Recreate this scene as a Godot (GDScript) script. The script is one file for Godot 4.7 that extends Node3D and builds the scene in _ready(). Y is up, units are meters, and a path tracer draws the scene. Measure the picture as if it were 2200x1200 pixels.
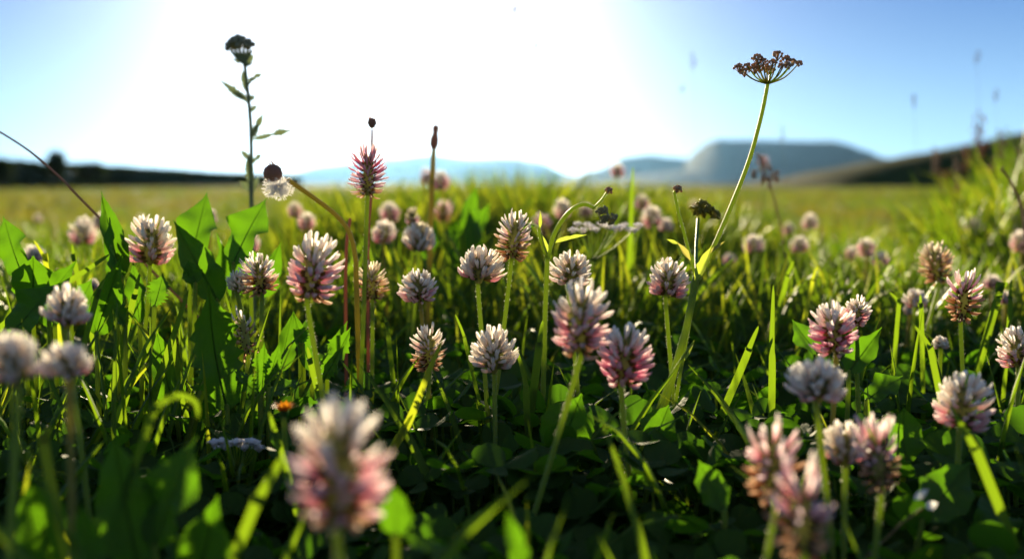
extends Node3D
# A low, backlit look across a clover meadow. Units are metres; y is up.

const F := 2359.0            # focal length in pixels of the 2200 x 1200 photograph
const EYE := 0.20            # camera height above the soil
var rng := RandomNumberGenerator.new()
var cam: Camera3D
var view := Transform3D()
var M := {}
var used := {}

# ---------------------------------------------------------------- small helpers
func lin(r: float, g: float, b: float) -> Color:
	return Color(r, g, b).linear_to_srgb()

func rr(a: float, b: float) -> float:
	return rng.randf_range(a, b)

func P(px: float, py: float, d: float) -> Vector3:
	return view * Vector3((px - 1100.0) / F * d, (600.0 - py) / F * d, -d)

func numbered(called: String) -> String:
	var n: int = used.get(called, 0)
	used[called] = n + 1
	return called if n == 0 else "%s_%03d" % [called, n]

func tag(o: Node, label: String, category: String, group := "") -> void:
	o.set_meta("label", label)
	o.set_meta("category", category)
	if group != "":
		o.set_meta("group", group)

func thing(called: String, label: String, category: String, at: Vector3, group := "") -> Node3D:
	var o := Node3D.new()
	o.name = numbered(called)
	add_child(o)
	o.position = at
	tag(o, label, category, group)
	return o

func part(called: String, mesh: Mesh, m: Material, parent: Node3D, at := Transform3D()) -> MeshInstance3D:
	var o := MeshInstance3D.new()
	o.name = called
	o.mesh = mesh
	o.material_override = m
	o.transform = at
	parent.add_child(o, true)
	return o

func leaf_mat(called: String, albedo: Vector3, through: Vector3, rough := 0.5, bump := true) -> StandardMaterial3D:
	var m := StandardMaterial3D.new()
	m.resource_name = called
	m.albedo_color = lin(albedo.x, albedo.y, albedo.z)
	m.roughness = rough
	m.metallic_specular = 0.24
	m.backlight_enabled = true
	m.backlight = lin(through.x, through.y, through.z)
	m.cull_mode = BaseMaterial3D.CULL_DISABLED
	if bump:
		m.normal_enabled = true
		m.normal_texture = M.fine_noise
		m.normal_scale = 0.5
		m.uv1_triplanar = true
		m.uv1_world_triplanar = true
		m.uv1_scale = Vector3(60, 60, 60)
	M[called] = m
	return m

func tint_mat(called: String, through: Vector3, rough := 0.6) -> StandardMaterial3D:
	var m := StandardMaterial3D.new()
	m.resource_name = called
	m.albedo_color = Color.WHITE
	m.vertex_color_use_as_albedo = true
	m.roughness = rough
	m.metallic_specular = 0.35
	m.backlight_enabled = true
	m.backlight = lin(through.x, through.y, through.z)
	m.cull_mode = BaseMaterial3D.CULL_DISABLED
	M[called] = m
	return m

# Collects triangles; smooth normals are worked out at the end.
class Shape:
	var v := PackedVector3Array()
	var c := PackedColorArray()
	var f := PackedInt32Array()
	func point(p: Vector3, col := Color.WHITE) -> int:
		v.append(p)
		c.append(col)
		return v.size() - 1
	func tri(a: int, b: int, d: int) -> void:
		f.append(a); f.append(b); f.append(d)
	func quad(a: int, b: int, d: int, e: int) -> void:
		tri(a, b, d)
		tri(a, d, e)
	func mesh() -> ArrayMesh:
		var n := PackedVector3Array()
		n.resize(v.size())
		for i in range(0, f.size(), 3):
			var w := (v[f[i + 2]] - v[f[i]]).cross(v[f[i + 1]] - v[f[i]])
			for k in 3:
				n[f[i + k]] += w
		for i in n.size():
			n[i] = n[i].normalized() if n[i].length_squared() > 1e-30 else Vector3.UP
		var a := []
		a.resize(Mesh.ARRAY_MAX)
		a[Mesh.ARRAY_VERTEX] = v
		a[Mesh.ARRAY_NORMAL] = n
		a[Mesh.ARRAY_COLOR] = c
		a[Mesh.ARRAY_INDEX] = f
		var m := ArrayMesh.new()
		m.add_surface_from_arrays(Mesh.PRIMITIVE_TRIANGLES, a)
		return m

func tube(s: Shape, pts: Array, radii: Array, sides := 7, cols := []) -> void:
	var n := pts.size()
	var side := Vector3.RIGHT
	var first: Vector3 = (pts[1] - pts[0]).normalized()
	if absf(first.dot(side)) > 0.9:
		side = Vector3.FORWARD
	var before := -1
	for i in n:
		var t: Vector3 = (pts[mini(i + 1, n - 1)] - pts[maxi(i - 1, 0)]).normalized()
		side = (side - t * side.dot(t)).normalized()
		var up := t.cross(side)
		var start := s.v.size()
		for k in sides:
			var a := TAU * k / sides
			s.point(pts[i] + (side * cos(a) + up * sin(a)) * radii[i], cols[i] if cols.size() > i else Color.WHITE)
		if before >= 0:
			for k in sides:
				var k2 := (k + 1) % sides
				s.quad(before + k, start + k, start + k2, before + k2)
		before = start
	var tip := s.point(pts[n - 1] + (pts[n - 1] - pts[n - 2]).normalized() * radii[n - 1] * 0.8, cols[n - 1] if cols.size() >= n else Color.WHITE)
	for k in sides:
		s.tri(before + k, tip, before + (k + 1) % sides)

func ball(s: Shape, at: Vector3, r: float, col := Color.WHITE, stretch := Vector3.ONE, rings := 4, sides := 6) -> void:
	var top := s.point(at + Vector3(0, r, 0) * stretch, col)
	var before := -1
	for i in range(1, rings):
		var e := PI * i / rings
		var start := s.v.size()
		for k in sides:
			var a := TAU * (k + 0.5 * (i % 2)) / sides
			s.point(at + Vector3(sin(e) * cos(a), cos(e), sin(e) * sin(a)) * r * stretch, col)
		for k in sides:
			var k2 := (k + 1) % sides
			if before < 0:
				s.tri(top, start + k, start + k2)
			else:
				s.quad(before + k, start + k, start + k2, before + k2)
		before = start
	var low := s.point(at - Vector3(0, r, 0) * stretch, col)
	for k in sides:
		s.tri(before + k, low, before + (k + 1) % sides)

# smooth curve through control points
func curve(ctrl: Array, n: int) -> Array:
	var out := []
	var m := ctrl.size()
	for i in n + 1:
		var x := float(i) / n * (m - 1)
		var k := mini(int(x), m - 2)
		var a: Vector3 = ctrl[maxi(k - 1, 0)]
		var b: Vector3 = ctrl[k]
		var c: Vector3 = ctrl[k + 1]
		var d: Vector3 = ctrl[mini(k + 2, m - 1)]
		out.append(b.cubic_interpolate(c, a, d, x - k))
	return out

func taper(a: float, b: float, n: int) -> Array:
	var out := []
	for i in n + 1:
		out.append(lerpf(a, b, float(i) / n))
	return out

func hairs(s: Shape, pts: Array, radius: float, count: int, long: float, col := Color.WHITE) -> void:
	for i in count:
		var x := rr(0.05, 0.98) * (pts.size() - 1)
		var k := mini(int(x), pts.size() - 2)
		var p: Vector3 = pts[k].lerp(pts[k + 1], x - k)
		var t: Vector3 = (pts[k + 1] - pts[k]).normalized()
		var o := t.cross(Vector3(rr(-1, 1), rr(-1, 1), rr(-1, 1))).normalized()
		var w := t * 0.00007
		var b := p + o * radius * 0.9
		var tip := b + (o + t * rr(-0.2, 0.5)) * long * rr(0.5, 1.0)
		s.tri(s.point(b - w, col), s.point(b + w, col), s.point(tip, col))

# ---------------------------------------------------------------- leaves and blades
# A blade of unit length along y, half-width 0.5 along x, bending to +z; folded along its midrib.
func blade_shape(bend: float, fold: float, seg := 7, round := 0.0, twist := 0.0) -> Shape:
	var s := Shape.new()
	var before := -1
	var p := Vector3.ZERO
	for i in seg + 1:
		var t := float(i) / seg
		var a := bend * t * t * 1.5
		if i > 0:
			p += Vector3(0, cos(a), sin(a)) / seg
		var w := (0.55 + 0.45 * sin(minf(t * 2.2, 1.0) * PI * 0.5)) * pow(maxf(1.0 - t, 0.0), 0.55 - 0.3 * round) * 0.5
		w = maxf(w, 0.012)
		var x := Vector3(cos(twist * t), 0, sin(twist * t) * 0.035)
		var nz := Vector3(0, -sin(a), cos(a))
		var l := s.point(p - x * w + nz * fold * w * 0.05)
		var m := s.point(p)
		var r := s.point(p + x * w + nz * fold * w * 0.05)
		if before >= 0:
			s.quad(before, l, m, before + 1)
			s.quad(before + 1, m, r, before + 2)
		before = l
	return s

# A broad leaf: unit length along y, unit width along x, arching and waving out of the plane in z.
func broad_shape(arch: float, fold: float, wave: float, teeth: float, widest: float, seed_at: float, seg := 18, cols := 6) -> Shape:
	var s := Shape.new()
	for i in seg + 1:
		var t := float(i) / seg
		var w := pow(sin(PI * pow(t, widest)), lerpf(0.65, 1.35, t)) * 0.5
		if teeth > 0.0:
			w *= 1.0 - teeth * absf(fmod(t * seg * 0.5 + 0.0, 1.0) - 0.5) * 2.0 * (0.4 + 0.6 * (1.0 - t))
		w *= 1.0 + 0.07 * sin(t * 15.0 + seed_at * 3.0) + 0.05 * sin(t * 34.0 + seed_at)
		w = maxf(w, 0.018)
		var y := t
		var z := arch * (t * t - 0.15 * t)
		for k in cols + 1:
			var u := float(k) / cols * 2.0 - 1.0
			var dz := (fold * absf(u) * w + wave * u * u * w * sin(t * 11.0 + seed_at + u * 1.3) + wave * 0.35 * w * u * sin(t * 23.0 + seed_at * 2.0)) * 0.42
			# side veins: shallow ribs running obliquely from the midrib
			dz += 0.004 * sin((t * 16.0 - absf(u) * 2.6) * TAU * 0.5) * (1.0 - absf(u)) - (0.012 if k == cols / 2 else 0.0)
			s.point(Vector3(u * w, y - absf(u) * w * 0.15 * teeth, z + dz))
	for i in seg:
		for k in cols:
			var a := i * (cols + 1) + k
			s.quad(a, a + cols + 1, a + cols + 2, a + 1)
	return s

# the rib that runs along such a leaf, a little proud of both faces
func rib_mesh(arch: float) -> ArrayMesh:
	var s := Shape.new()
	var before := -1
	for i in 13:
		var t := i / 12.0
		var z := arch * (t * t - 0.15 * t) - 0.012
		var r := lerpf(0.022, 0.004, t)
		var start := s.v.size()
		for k in 5:
			var a := TAU * k / 5.0
			s.point(Vector3(cos(a) * r, t * 0.97, z + sin(a) * r * 0.4))
		if before >= 0:
			for k in 5:
				s.quad(before + k, start + k, start + (k + 1) % 5, before + (k + 1) % 5)
		before = start
	return s.mesh()

# A frame with y along base -> tip and z as near to `face` as can be; x is scaled to width, y and z to length.
func leaf_frame(base: Vector3, tip: Vector3, width: float, face: Vector3) -> Transform3D:
	var y := tip - base
	var l := y.length()
	y /= l
	var z := (face - y * face.dot(y)).normalized()
	var x := y.cross(z)
	return Transform3D(Basis(x * width, y * l, z * l), base)

func leaflet_shape() -> Shape:
	# one clover leaflet: obovate, notched, creased along its midrib; unit length
	var s := Shape.new()
	var prof := [[0.0, 0.04], [0.12, 0.17], [0.3, 0.31], [0.5, 0.41], [0.7, 0.44], [0.86, 0.37], [0.96, 0.22]]
	for i in prof.size():
		var t: float = prof[i][0]
		var w: float = prof[i][1]
		for k in 5:
			var u := k / 2.0 - 1.0
			var notch := -0.05 if i == prof.size() - 1 and k == 2 else 0.0
			s.point(Vector3(u * w, t + notch, 0.22 * absf(u) * w - 0.10 * t * t + 0.012 * sin(t * 40.0) * absf(u)))
	for i in prof.size() - 1:
		for k in 4:
			var a := i * 5 + k
			s.quad(a, a + 5, a + 6, a + 1)
	return s

# ---------------------------------------------------------------- clover heads
# One floret: unit length along y, about 0.24 thick, its back bulging to +z; vertex colours are its pigment.
func floret_mesh(base: Vector3, mid: Vector3, tip: Vector3, open: float, sag := 0.10) -> ArrayMesh:
	var s := Shape.new()
	var prof := [[0.0, 0.22, 1.0], [0.14, 0.30, 1.0], [0.30, 0.28, 1.0], [0.34, 0.22, 1.0], [0.50, 0.29, 0.95], [0.68, 0.38, 0.85], [0.84, 0.42 * open, 0.7], [0.94, 0.34 * open, 0.55], [1.0, 0.12, 0.4]]
	var before := -1
	var sides := 6
	for r in prof:
		var t: float = r[0]
		var col: Vector3
		if t < 0.33:
			col = base
		elif t < 0.62:
			col = mid.lerp(mid.lerp(tip, 0.35), (t - 0.33) / 0.29)
		else:
			col = mid.lerp(tip, clampf(0.35 + (t - 0.62) / 0.34, 0.0, 1.0))
		var start := s.v.size()
		for k in sides:
			var a := TAU * k / sides
			var x: float = cos(a) * r[1] * 0.24
			var z: float = sin(a) * r[1] * 0.24 * r[2]
			s.point(Vector3(x, t - 0.03 * sin(a) * t, z + sag * sin(PI * t) + (0.05 * t * t if k == 1 or k == 2 else 0.0)), Color(col.x, col.y, col.z))
		if before >= 0:
			for k in sides:
				if k == 4 and t > 0.55:
					continue    # the banner is a folded sheet, open on its inner side
				var k2 := (k + 1) % sides
				s.quad(before + k, start + k, start + k2, before + k2)
		before = start
	return s.mesh()

var floret := {}
func make_florets() -> void:
	var green := Vector3(0.42, 0.42, 0.18)
	var kinds := {
		"white": [green, Vector3(0.80, 0.69, 0.61), Vector3(0.92, 0.88, 0.80)],
		"cream": [green, Vector3(0.58, 0.47, 0.32), Vector3(0.82, 0.74, 0.60)],
		"pale": [green, Vector3(0.83, 0.60, 0.58), Vector3(0.91, 0.84, 0.78)],
		"pink": [Vector3(0.26, 0.20, 0.07), Vector3(0.80, 0.40, 0.46), Vector3(0.90, 0.74, 0.72)],
		"rose": [Vector3(0.26, 0.14, 0.07), Vector3(0.68, 0.20, 0.34), Vector3(0.84, 0.56, 0.60)],
		"brown": [Vector3(0.16, 0.10, 0.04), Vector3(0.44, 0.24, 0.12), Vector3(0.66, 0.44, 0.28)],
		"tan": [Vector3(0.24, 0.15, 0.06), Vector3(0.58, 0.36, 0.22), Vector3(0.80, 0.64, 0.48)],
		"mauve": [Vector3(0.16, 0.08, 0.06), Vector3(0.66, 0.40, 0.47), Vector3(0.84, 0.68, 0.70)],
		"bud": [Vector3(0.18, 0.20, 0.06), Vector3(0.42, 0.40, 0.26), Vector3(0.66, 0.60, 0.46)],
	}
	for k in kinds:
		var c: Array = kinds[k]
		floret[k] = [floret_mesh(c[0], c[1], c[2], 1.0), floret_mesh(c[0], c[1], c[2] * 0.96, 0.75, 0.16), floret_mesh(c[0], c[1] * 1.05, c[2], 1.2, 0.05)]

# which floret a head of this style carries at height u (0 foot, 1 crown); `open` spreads them
const STYLE := {
	"white": {"mix": [["pale", 0.22], ["white", 1.1]], "low": -0.35, "n": 74, "wide": 1.0},
	"dome": {"mix": [["pink", 0.10], ["pale", 0.26], ["white", 1.1]], "low": -0.22, "n": 84, "wide": 1.05},
	"blush": {"mix": [["pink", 0.34], ["pale", 0.52], ["white", 1.1]], "low": -0.55, "n": 78, "wide": 1.0},
	"pink": {"mix": [["tan", 0.10], ["pink", 0.60], ["pale", 0.76], ["white", 1.1]], "low": -0.8, "n": 82, "wide": 0.95},
	"rose": {"mix": [["pink", 0.15], ["rose", 0.48], ["pink", 0.72], ["pale", 0.86], ["white", 1.1]], "low": -0.7, "n": 78, "wide": 1.0},
	"spent": {"mix": [["brown", 0.35], ["tan", 0.7], ["cream", 1.1]], "low": -0.85, "n": 84, "wide": 0.72},
	"fading": {"mix": [["brown", 0.26], ["tan", 0.5], ["pale", 0.66], ["white", 1.1]], "low": -0.85, "n": 82, "wide": 0.78},
	"wilt": {"mix": [["brown", 0.55], ["mauve", 0.75], ["pink", 0.9], ["pale", 1.1]], "low": -0.95, "n": 56, "wide": 1.0},
	"ragged": {"mix": [["brown", 0.5], ["tan", 0.85], ["white", 1.1]], "low": -1.0, "n": 36, "wide": 0.85},
	"mauve": {"mix": [["tan", 0.14], ["mauve", 0.55], ["rose", 0.8], ["pink", 1.1]], "low": -0.8, "n": 110, "wide": 0.62},
	"cone": {"mix": [["pale", 0.2], ["white", 0.86], ["bud", 1.1]], "low": -0.15, "n": 70, "wide": 0.95},
	"bud": {"mix": [["mauve", 0.5], ["bud", 1.1]], "low": -0.3, "n": 40, "wide": 0.9},
}

# Fills `head` with florets (each a mesh of its own) or, for small far heads, returns one joined mesh.
func head_florets(style: String, w: float, h: float) -> Array:
	var st: Dictionary = STYLE[style]
	var n: int = st.n
	var out := []
	var low: float = st.low
	n = int(n * rr(0.98, 1.14))
	var full := rr(0, TAU)
	var uneven := rr(0.03, 0.15)
	for i in n:
		var u := (i + 0.5) / n
		if rng.randf() < 0.06:
			continue
		var e := asin(clampf(lerpf(low, 1.0, u), -1.0, 1.0))
		var az := i * 2.399963 + rr(-0.4, 0.4)
		var radial := Vector3(cos(az), 0, sin(az))
		var ce := cos(e)
		var tip := radial * ce * w * 0.5 * rr(0.84, 1.12) + Vector3.UP * (sin(e) * h * 0.5 * rr(0.88, 1.08) + h * rr(-0.03, 0.03))
		if style == "wilt" and u > 0.72:
			tip += Vector3.UP * h * rr(0.0, 0.16) + radial * w * rr(-0.02, 0.14)
		if style == "ragged":
			tip *= rr(0.6, 1.15)
		tip *= 1.0 + uneven * cos(az - full) * ce
		var base := radial * w * (0.10 - 0.06 * u) + Vector3.UP * h * (-0.26 + 0.42 * u)
		if low < -0.5:
			base = radial * w * (0.10 - 0.05 * u) + Vector3.UP * h * (-0.34 + 0.56 * u)
		if style == "cone":
			base.y -= h * 0.12
			tip = radial * ce * w * 0.5 * rr(0.9, 1.0) + Vector3.UP * (sin(e) * h * 0.55 - h * 0.05)
		var kind: String = "white"
		var uu := u + rr(-0.06, 0.06)
		for m in st.mix:
			kind = m[0]
			if uu < m[1]:
				break
		var y := tip - base
		var l := y.length()
		y /= l
		var zz := (radial * 0.6 - Vector3.UP)
		zz = (zz - y * zz.dot(y)).normalized()
		var x := y.cross(zz)
		var thick: float = 0.0090 * st.wide * rr(0.85, 1.15) * clampf(w / 0.021, 0.7, 1.25)
		out.append([floret[kind][rng.randi() % 3], Transform3D(Basis(x * thick, y * l, zz * thick), base)])
	return out

func core_mesh(w: float, h: float) -> ArrayMesh:
	var s := Shape.new()
	ball(s, Vector3(0, -h * 0.05, 0), w * 0.14, Color.WHITE, Vector3(1, h * 0.33 / (w * 0.14), 1), 6, 9)
	return s.mesh()

# px, py: middle of the head; w, h: its size, all in photo pixels; d: distance along the view axis in metres.
func clover(px: float, py: float, w: float, h: float, d: float, style: String, label: String, foot := Vector2.ZERO, lean := Vector2.ZERO, group := "", fine := true, called := "clover_flower") -> Node3D:
	var c := P(px, py, d)
	var wm := w / F * d
	var hm := h / F * d
	if lean == Vector2.ZERO:
		lean = Vector2(rr(-0.14, 0.14), rr(-0.12, 0.2))
	var tilt := Basis(Vector3(0, 0, 1), -lean.x) * Basis(Vector3(1, 0, 0), lean.y)
	var neck := c - tilt.y * hm * 0.36
	var base := Vector3(neck.x + rr(-0.012, 0.012), -0.004, neck.z + rr(-0.02, 0.008))
	if foot != Vector2.ZERO:
		var q := P(foot.x, foot.y, d)
		var k := (neck.y + 0.004) / maxf(neck.y - q.y, 0.01)
		base = neck + (q - neck) * k
		base.y = -0.004
	var root := thing(called, label, "flower", base, group)
	var mid := (neck + base) * 0.5
	mid = Vector3(lerpf(mid.x, neck.x, 0.12), mid.y, mid.z)
	if foot != Vector2.ZERO:
		mid = (neck + base) * 0.5 + Vector3(rr(-0.0035, 0.0035), 0, rr(-0.003, 0.003))
	var pts := curve([Vector3.ZERO, mid - base, neck - base - tilt.y * hm * 0.15, neck - base + tilt.y * hm * 0.1], 14)
	var s := Shape.new()
	tube(s, pts, taper(0.00125, 0.00105, 14), 7)
	var stem := part("stem", s.mesh(), M.stem if rng.randf() < 0.75 else M.stem_brown, root)
	if fine and d < 0.72:
		s = Shape.new()
		hairs(s, pts, 0.0011, 420, 0.0010)
		part("hair", s.mesh(), M.stem_hair, stem)
	var turn := Basis(Vector3.UP, rr(0, TAU))
	var head_at := Transform3D(tilt * turn, c - base)
	var fl := head_florets(style, wm, hm)
	if fine:
		var head := part("flower_head", core_mesh(wm, hm), M.calyx, root, head_at)
		for x in fl:
			part("floret", x[0], M.petal, head, x[1])
	else:
		var st := SurfaceTool.new()
		st.begin(Mesh.PRIMITIVE_TRIANGLES)
		for x in fl:
			st.append_from(x[0], 0, x[1])
		part("flower_head", st.commit(), M.petal, root, head_at)
	return root

# ---------------------------------------------------------------- setting
func make_camera() -> void:
	cam = Camera3D.new()
	cam.name = "camera"
	add_child(cam)
	cam.position = Vector3(0, EYE, 0)
	cam.rotation.x = -atan((600.0 - 395.0) / F)
	var lens := CameraAttributesPhysical.new()
	lens.frustum_focal_length = 12.0 / (600.0 / F)
	lens.frustum_near = 0.02
	lens.frustum_far = 9000.0
	lens.frustum_focus_distance = 0.53
	lens.exposure_aperture = lens.frustum_focal_length / 6.0
	cam.attributes = lens
	cam.near = 0.02
	cam.far = 9000.0
	cam.fov = rad_to_deg(2.0 * atan(600.0 / F))
	view = cam.transform

func make_light() -> void:
	var to_sun := (view.basis * Vector3((835.0 - 1100.0) / F, (600.0 - 35.0) / F, -1.0)).normalized()
	var sun := DirectionalLight3D.new()
	sun.name = "sun"
	sun.light_energy = 1.6
	sun.light_color = Color(1.0, 0.92, 0.76)
	sun.light_angular_distance = 0.6
	sun.shadow_enabled = true
	add_child(sun)
	sun.look_at_from_position(Vector3.ZERO, -to_sun, Vector3.UP)
	# clear evening sky: pale and bright at the horizon, blue above, with a wide aureole round the sun
	var wide := 1024
	var high := 512
	var im := Image.create(wide, high, false, Image.FORMAT_RGBF)
	for j in high:
		var el := PI * (0.5 - (j + 0.5) / high)
		var deg := rad_to_deg(el)
		var k := exp(-pow(maxf(deg, 0.0) / 7.5, 1.4))
		var base := Vector3(0.004 + 0.20 * k, 0.046 + 0.31 * k, 0.20 + 0.27 * k).lerp(Vector3(0.065, 0.100, 0.17), clampf((deg - 12.0) / 45.0, 0.0, 1.0))
		for i in wide:
			var az := TAU * (i + 0.5) / wide
			var dir := Vector3(sin(az) * cos(el), sin(el), -cos(az) * cos(el))
			var th := rad_to_deg(acos(clampf(dir.dot(to_sun), -1.0, 1.0)))
			var glow := 1.75 * exp(-th / 5.6) * (1.0 + 0.9 * exp(-maxf(deg, 0.0) / 4.0))
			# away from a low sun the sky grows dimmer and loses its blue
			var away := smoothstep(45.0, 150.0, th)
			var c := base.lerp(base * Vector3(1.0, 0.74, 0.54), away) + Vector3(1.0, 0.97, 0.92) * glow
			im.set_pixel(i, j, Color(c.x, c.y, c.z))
	var env := Environment.new()
	env.background_mode = Environment.BG_SKY
	var sky := Sky.new()
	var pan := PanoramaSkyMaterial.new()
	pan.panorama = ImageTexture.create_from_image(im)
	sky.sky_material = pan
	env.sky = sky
	env.background_energy_multiplier = 1.0
	env.tonemap_mode = Environment.TONE_MAPPER_LINEAR
	env.tonemap_exposure = 2.7
	env.sdfgi_enabled = true
	env.ssao_enabled = true
	env.ssil_enabled = true
	# thin evening haze that scatters mostly forwards: far ridges fade, most of all below the sun
	env.volumetric_fog_enabled = true
	env.volumetric_fog_density = 0.000023
	env.volumetric_fog_albedo = Color(0.53, 0.76, 1.0)
	env.volumetric_fog_anisotropy = 0.78
	env.volumetric_fog_length = 1024.0
	var w := WorldEnvironment.new()
	w.name = "environment"
	w.environment = env
	add_child(w)

func noise_tex(freq: float, size: int, oct := 4, ramp = null) -> NoiseTexture2D:
	var n := FastNoiseLite.new()
	n.seed = 7
	n.noise_type = FastNoiseLite.TYPE_SIMPLEX_SMOOTH
	n.frequency = freq
	n.fractal_octaves = oct
	var t := NoiseTexture2D.new()
	t.width = size
	t.height = size
	t.seamless = true
	t.noise = n
	if ramp != null:
		t.color_ramp = ramp
	return t

func make_materials() -> void:
	M.fine_noise = noise_tex(0.03, 256, 4)
	M.fine_noise.as_normal_map = true
	M.fine_noise.bump_strength = 6.0
	leaf_mat("grass_green", Vector3(0.055, 0.090, 0.014), Vector3(0.20, 0.33, 0.008), 0.5, false)
	leaf_mat("grass_yellow", Vector3(0.13, 0.14, 0.022), Vector3(0.44, 0.52, 0.018), 0.55, false)
	leaf_mat("grass_straw", Vector3(0.16, 0.12, 0.05), Vector3(0.26, 0.19, 0.07), 0.65, false)
	leaf_mat("field_grass", Vector3(0.12, 0.12, 0.022), Vector3(0.34, 0.32, 0.020), 0.7, false)
	leaf_mat("field_green", Vector3(0.075, 0.105, 0.020), Vector3(0.24, 0.36, 0.014), 0.7, false)
	leaf_mat("leaf_green", Vector3(0.040, 0.078, 0.012), Vector3(0.11, 0.28, 0.005), 0.55)
	leaf_mat("clover_leaf", Vector3(0.034, 0.060, 0.013), Vector3(0.085, 0.23, 0.006), 0.7)
	M.clover_leaf.metallic_specular = 0.14
	leaf_mat("stem", Vector3(0.17, 0.22, 0.045), Vector3(0.50, 0.62, 0.06), 0.4, false)
	leaf_mat("stem_hair", Vector3(0.55, 0.56, 0.40), Vector3(0.9, 0.92, 0.7), 0.5, false)
	leaf_mat("stem_brown", Vector3(0.20, 0.18, 0.05), Vector3(0.45, 0.42, 0.08), 0.5, false)
	leaf_mat("stem_red", Vector3(0.28, 0.12, 0.08), Vector3(0.40, 0.20, 0.12), 0.5, false)
	leaf_mat("stem_yellow", Vector3(0.30, 0.24, 0.05), Vector3(0.40, 0.34, 0.05), 0.4, false)
	leaf_mat("calyx", Vector3(0.34, 0.33, 0.11), Vector3(0.60, 0.58, 0.16), 0.6, false)
	leaf_mat("yarrow_grey", Vector3(0.20, 0.23, 0.13), Vector3(0.10, 0.13, 0.05), 0.7, false)  # lifted albedo stands in for veiling glare over the silhouette
	leaf_mat("dark_fruit", Vector3(0.42, 0.30, 0.20), Vector3(0.50, 0.34, 0.20), 0.7, false)  # brown fruit, its albedo also lifted in place of veiling glare
	leaf_mat("seed_grey", Vector3(0.30, 0.28, 0.17), Vector3(0.20, 0.20, 0.10), 0.7, false)  # likewise made paler to stand for glare on the seed heads
	leaf_mat("bud_brown", Vector3(0.24, 0.15, 0.11), Vector3(0.30, 0.18, 0.12), 0.7, false)  # brown buds, lightened with the fruit in place of glare
	leaf_mat("fluff", Vector3(0.80, 0.78, 0.74), Vector3(0.9, 0.88, 0.84), 0.8, false)
	leaf_mat("orange", Vector3(0.55, 0.20, 0.01), Vector3(0.6, 0.24, 0.01), 0.6, false)
	leaf_mat("white_floret", Vector3(0.80, 0.77, 0.76), Vector3(1.0, 0.96, 0.95), 0.6, false)
	leaf_mat("seed_brown", Vector3(0.20, 0.13, 0.09), Vector3(0.26, 0.17, 0.11), 0.7, false)
	leaf_mat("sorrel_red", Vector3(0.22, 0.075, 0.03), Vector3(0.34, 0.13, 0.04), 0.7, false)
	leaf_mat("hedge_leaf", Vector3(0.022, 0.034, 0.012), Vector3(0.03, 0.05, 0.01), 0.7, false)
	tint_mat("petal", Vector3(1.35, 1.35, 1.35), 0.6)
	var bark := StandardMaterial3D.new()
	bark.albedo_color = lin(0.06, 0.045, 0.03)
	bark.roughness = 0.9
	M.bark = bark
	var ramp := Gradient.new()
	ramp.set_color(0, lin(0.046, 0.064, 0.014))
	ramp.set_color(1, lin(0.16, 0.16, 0.042))
	ramp.add_point(0.5, lin(0.09, 0.11, 0.025))
	var soil := StandardMaterial3D.new()
	soil.albedo_texture = noise_tex(0.012, 1024, 6, ramp)
	soil.uv1_triplanar = true
	soil.uv1_world_triplanar = true
	soil.uv1_scale = Vector3(0.21, 0.21, 0.21)
	soil.roughness = 1.0
	soil.metallic_specular = 0.1
	M.soil = soil
	var hr := Gradient.new()
	hr.set_color(0, lin(0.022, 0.036, 0.009))
	hr.set_color(1, lin(0.050, 0.066, 0.015))
	var hill := StandardMaterial3D.new()
	hill.albedo_texture = noise_tex(0.02, 512, 5, hr)
	hill.uv1_triplanar = true
	hill.uv1_world_triplanar = true
	hill.uv1_scale = Vector3(0.11, 0.11, 0.11)
	hill.roughness = 1.0
	hill.metallic_specular = 0.1
	M.hill = hill
	var mr := Gradient.new()
	mr.set_color(0, lin(0.045, 0.055, 0.034))
	mr.set_color(1, lin(0.095, 0.090, 0.062))
	var rock := StandardMaterial3D.new()
	rock.albedo_texture = noise_tex(0.02, 512, 6, mr)
	rock.uv1_triplanar = true
	rock.uv1_world_triplanar = true
	rock.uv1_scale = Vector3(0.004, 0.004, 0.004)
	rock.roughness = 1.0
	rock.metallic_specular = 0.1
	M.rock = rock

func structure(called: String, mesh: Mesh, m: Material) -> MeshInstance3D:
	var o := part(called, mesh, m, self)
	o.set_meta("kind", "structure")
	return o

func make_ground() -> void:
	var n := FastNoiseLite.new()
	n.seed = 3
	n.frequency = 0.9
	n.fractal_octaves = 4
	var s := Shape.new()
	var rings := 70
	var around := 96
	s.point(Vector3(0, -0.004, 0))
	for i in rings:
		var r := 0.04 * pow(6000.0 / 0.04, float(i) / (rings - 1))
		for k in around:
			var a := TAU * k / around
			var x := cos(a) * r
			var z := sin(a) * r
			var amp := minf(0.006 + r * 0.004, 0.05)
			s.point(Vector3(x, n.get_noise_2d(x, z) * amp - (0.0 if r < 3.0 else 0.02), z))
	for k in around:
		s.tri(0, 1 + k, 1 + (k + 1) % around)
	for i in rings - 1:
		for k in around:
			var k2 := (k + 1) % around
			var a := 1 + i * around
			s.quad(a + k, a + around + k, a + around + k2, a + k2)
	structure("ground", s.mesh(), M.soil)

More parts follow.
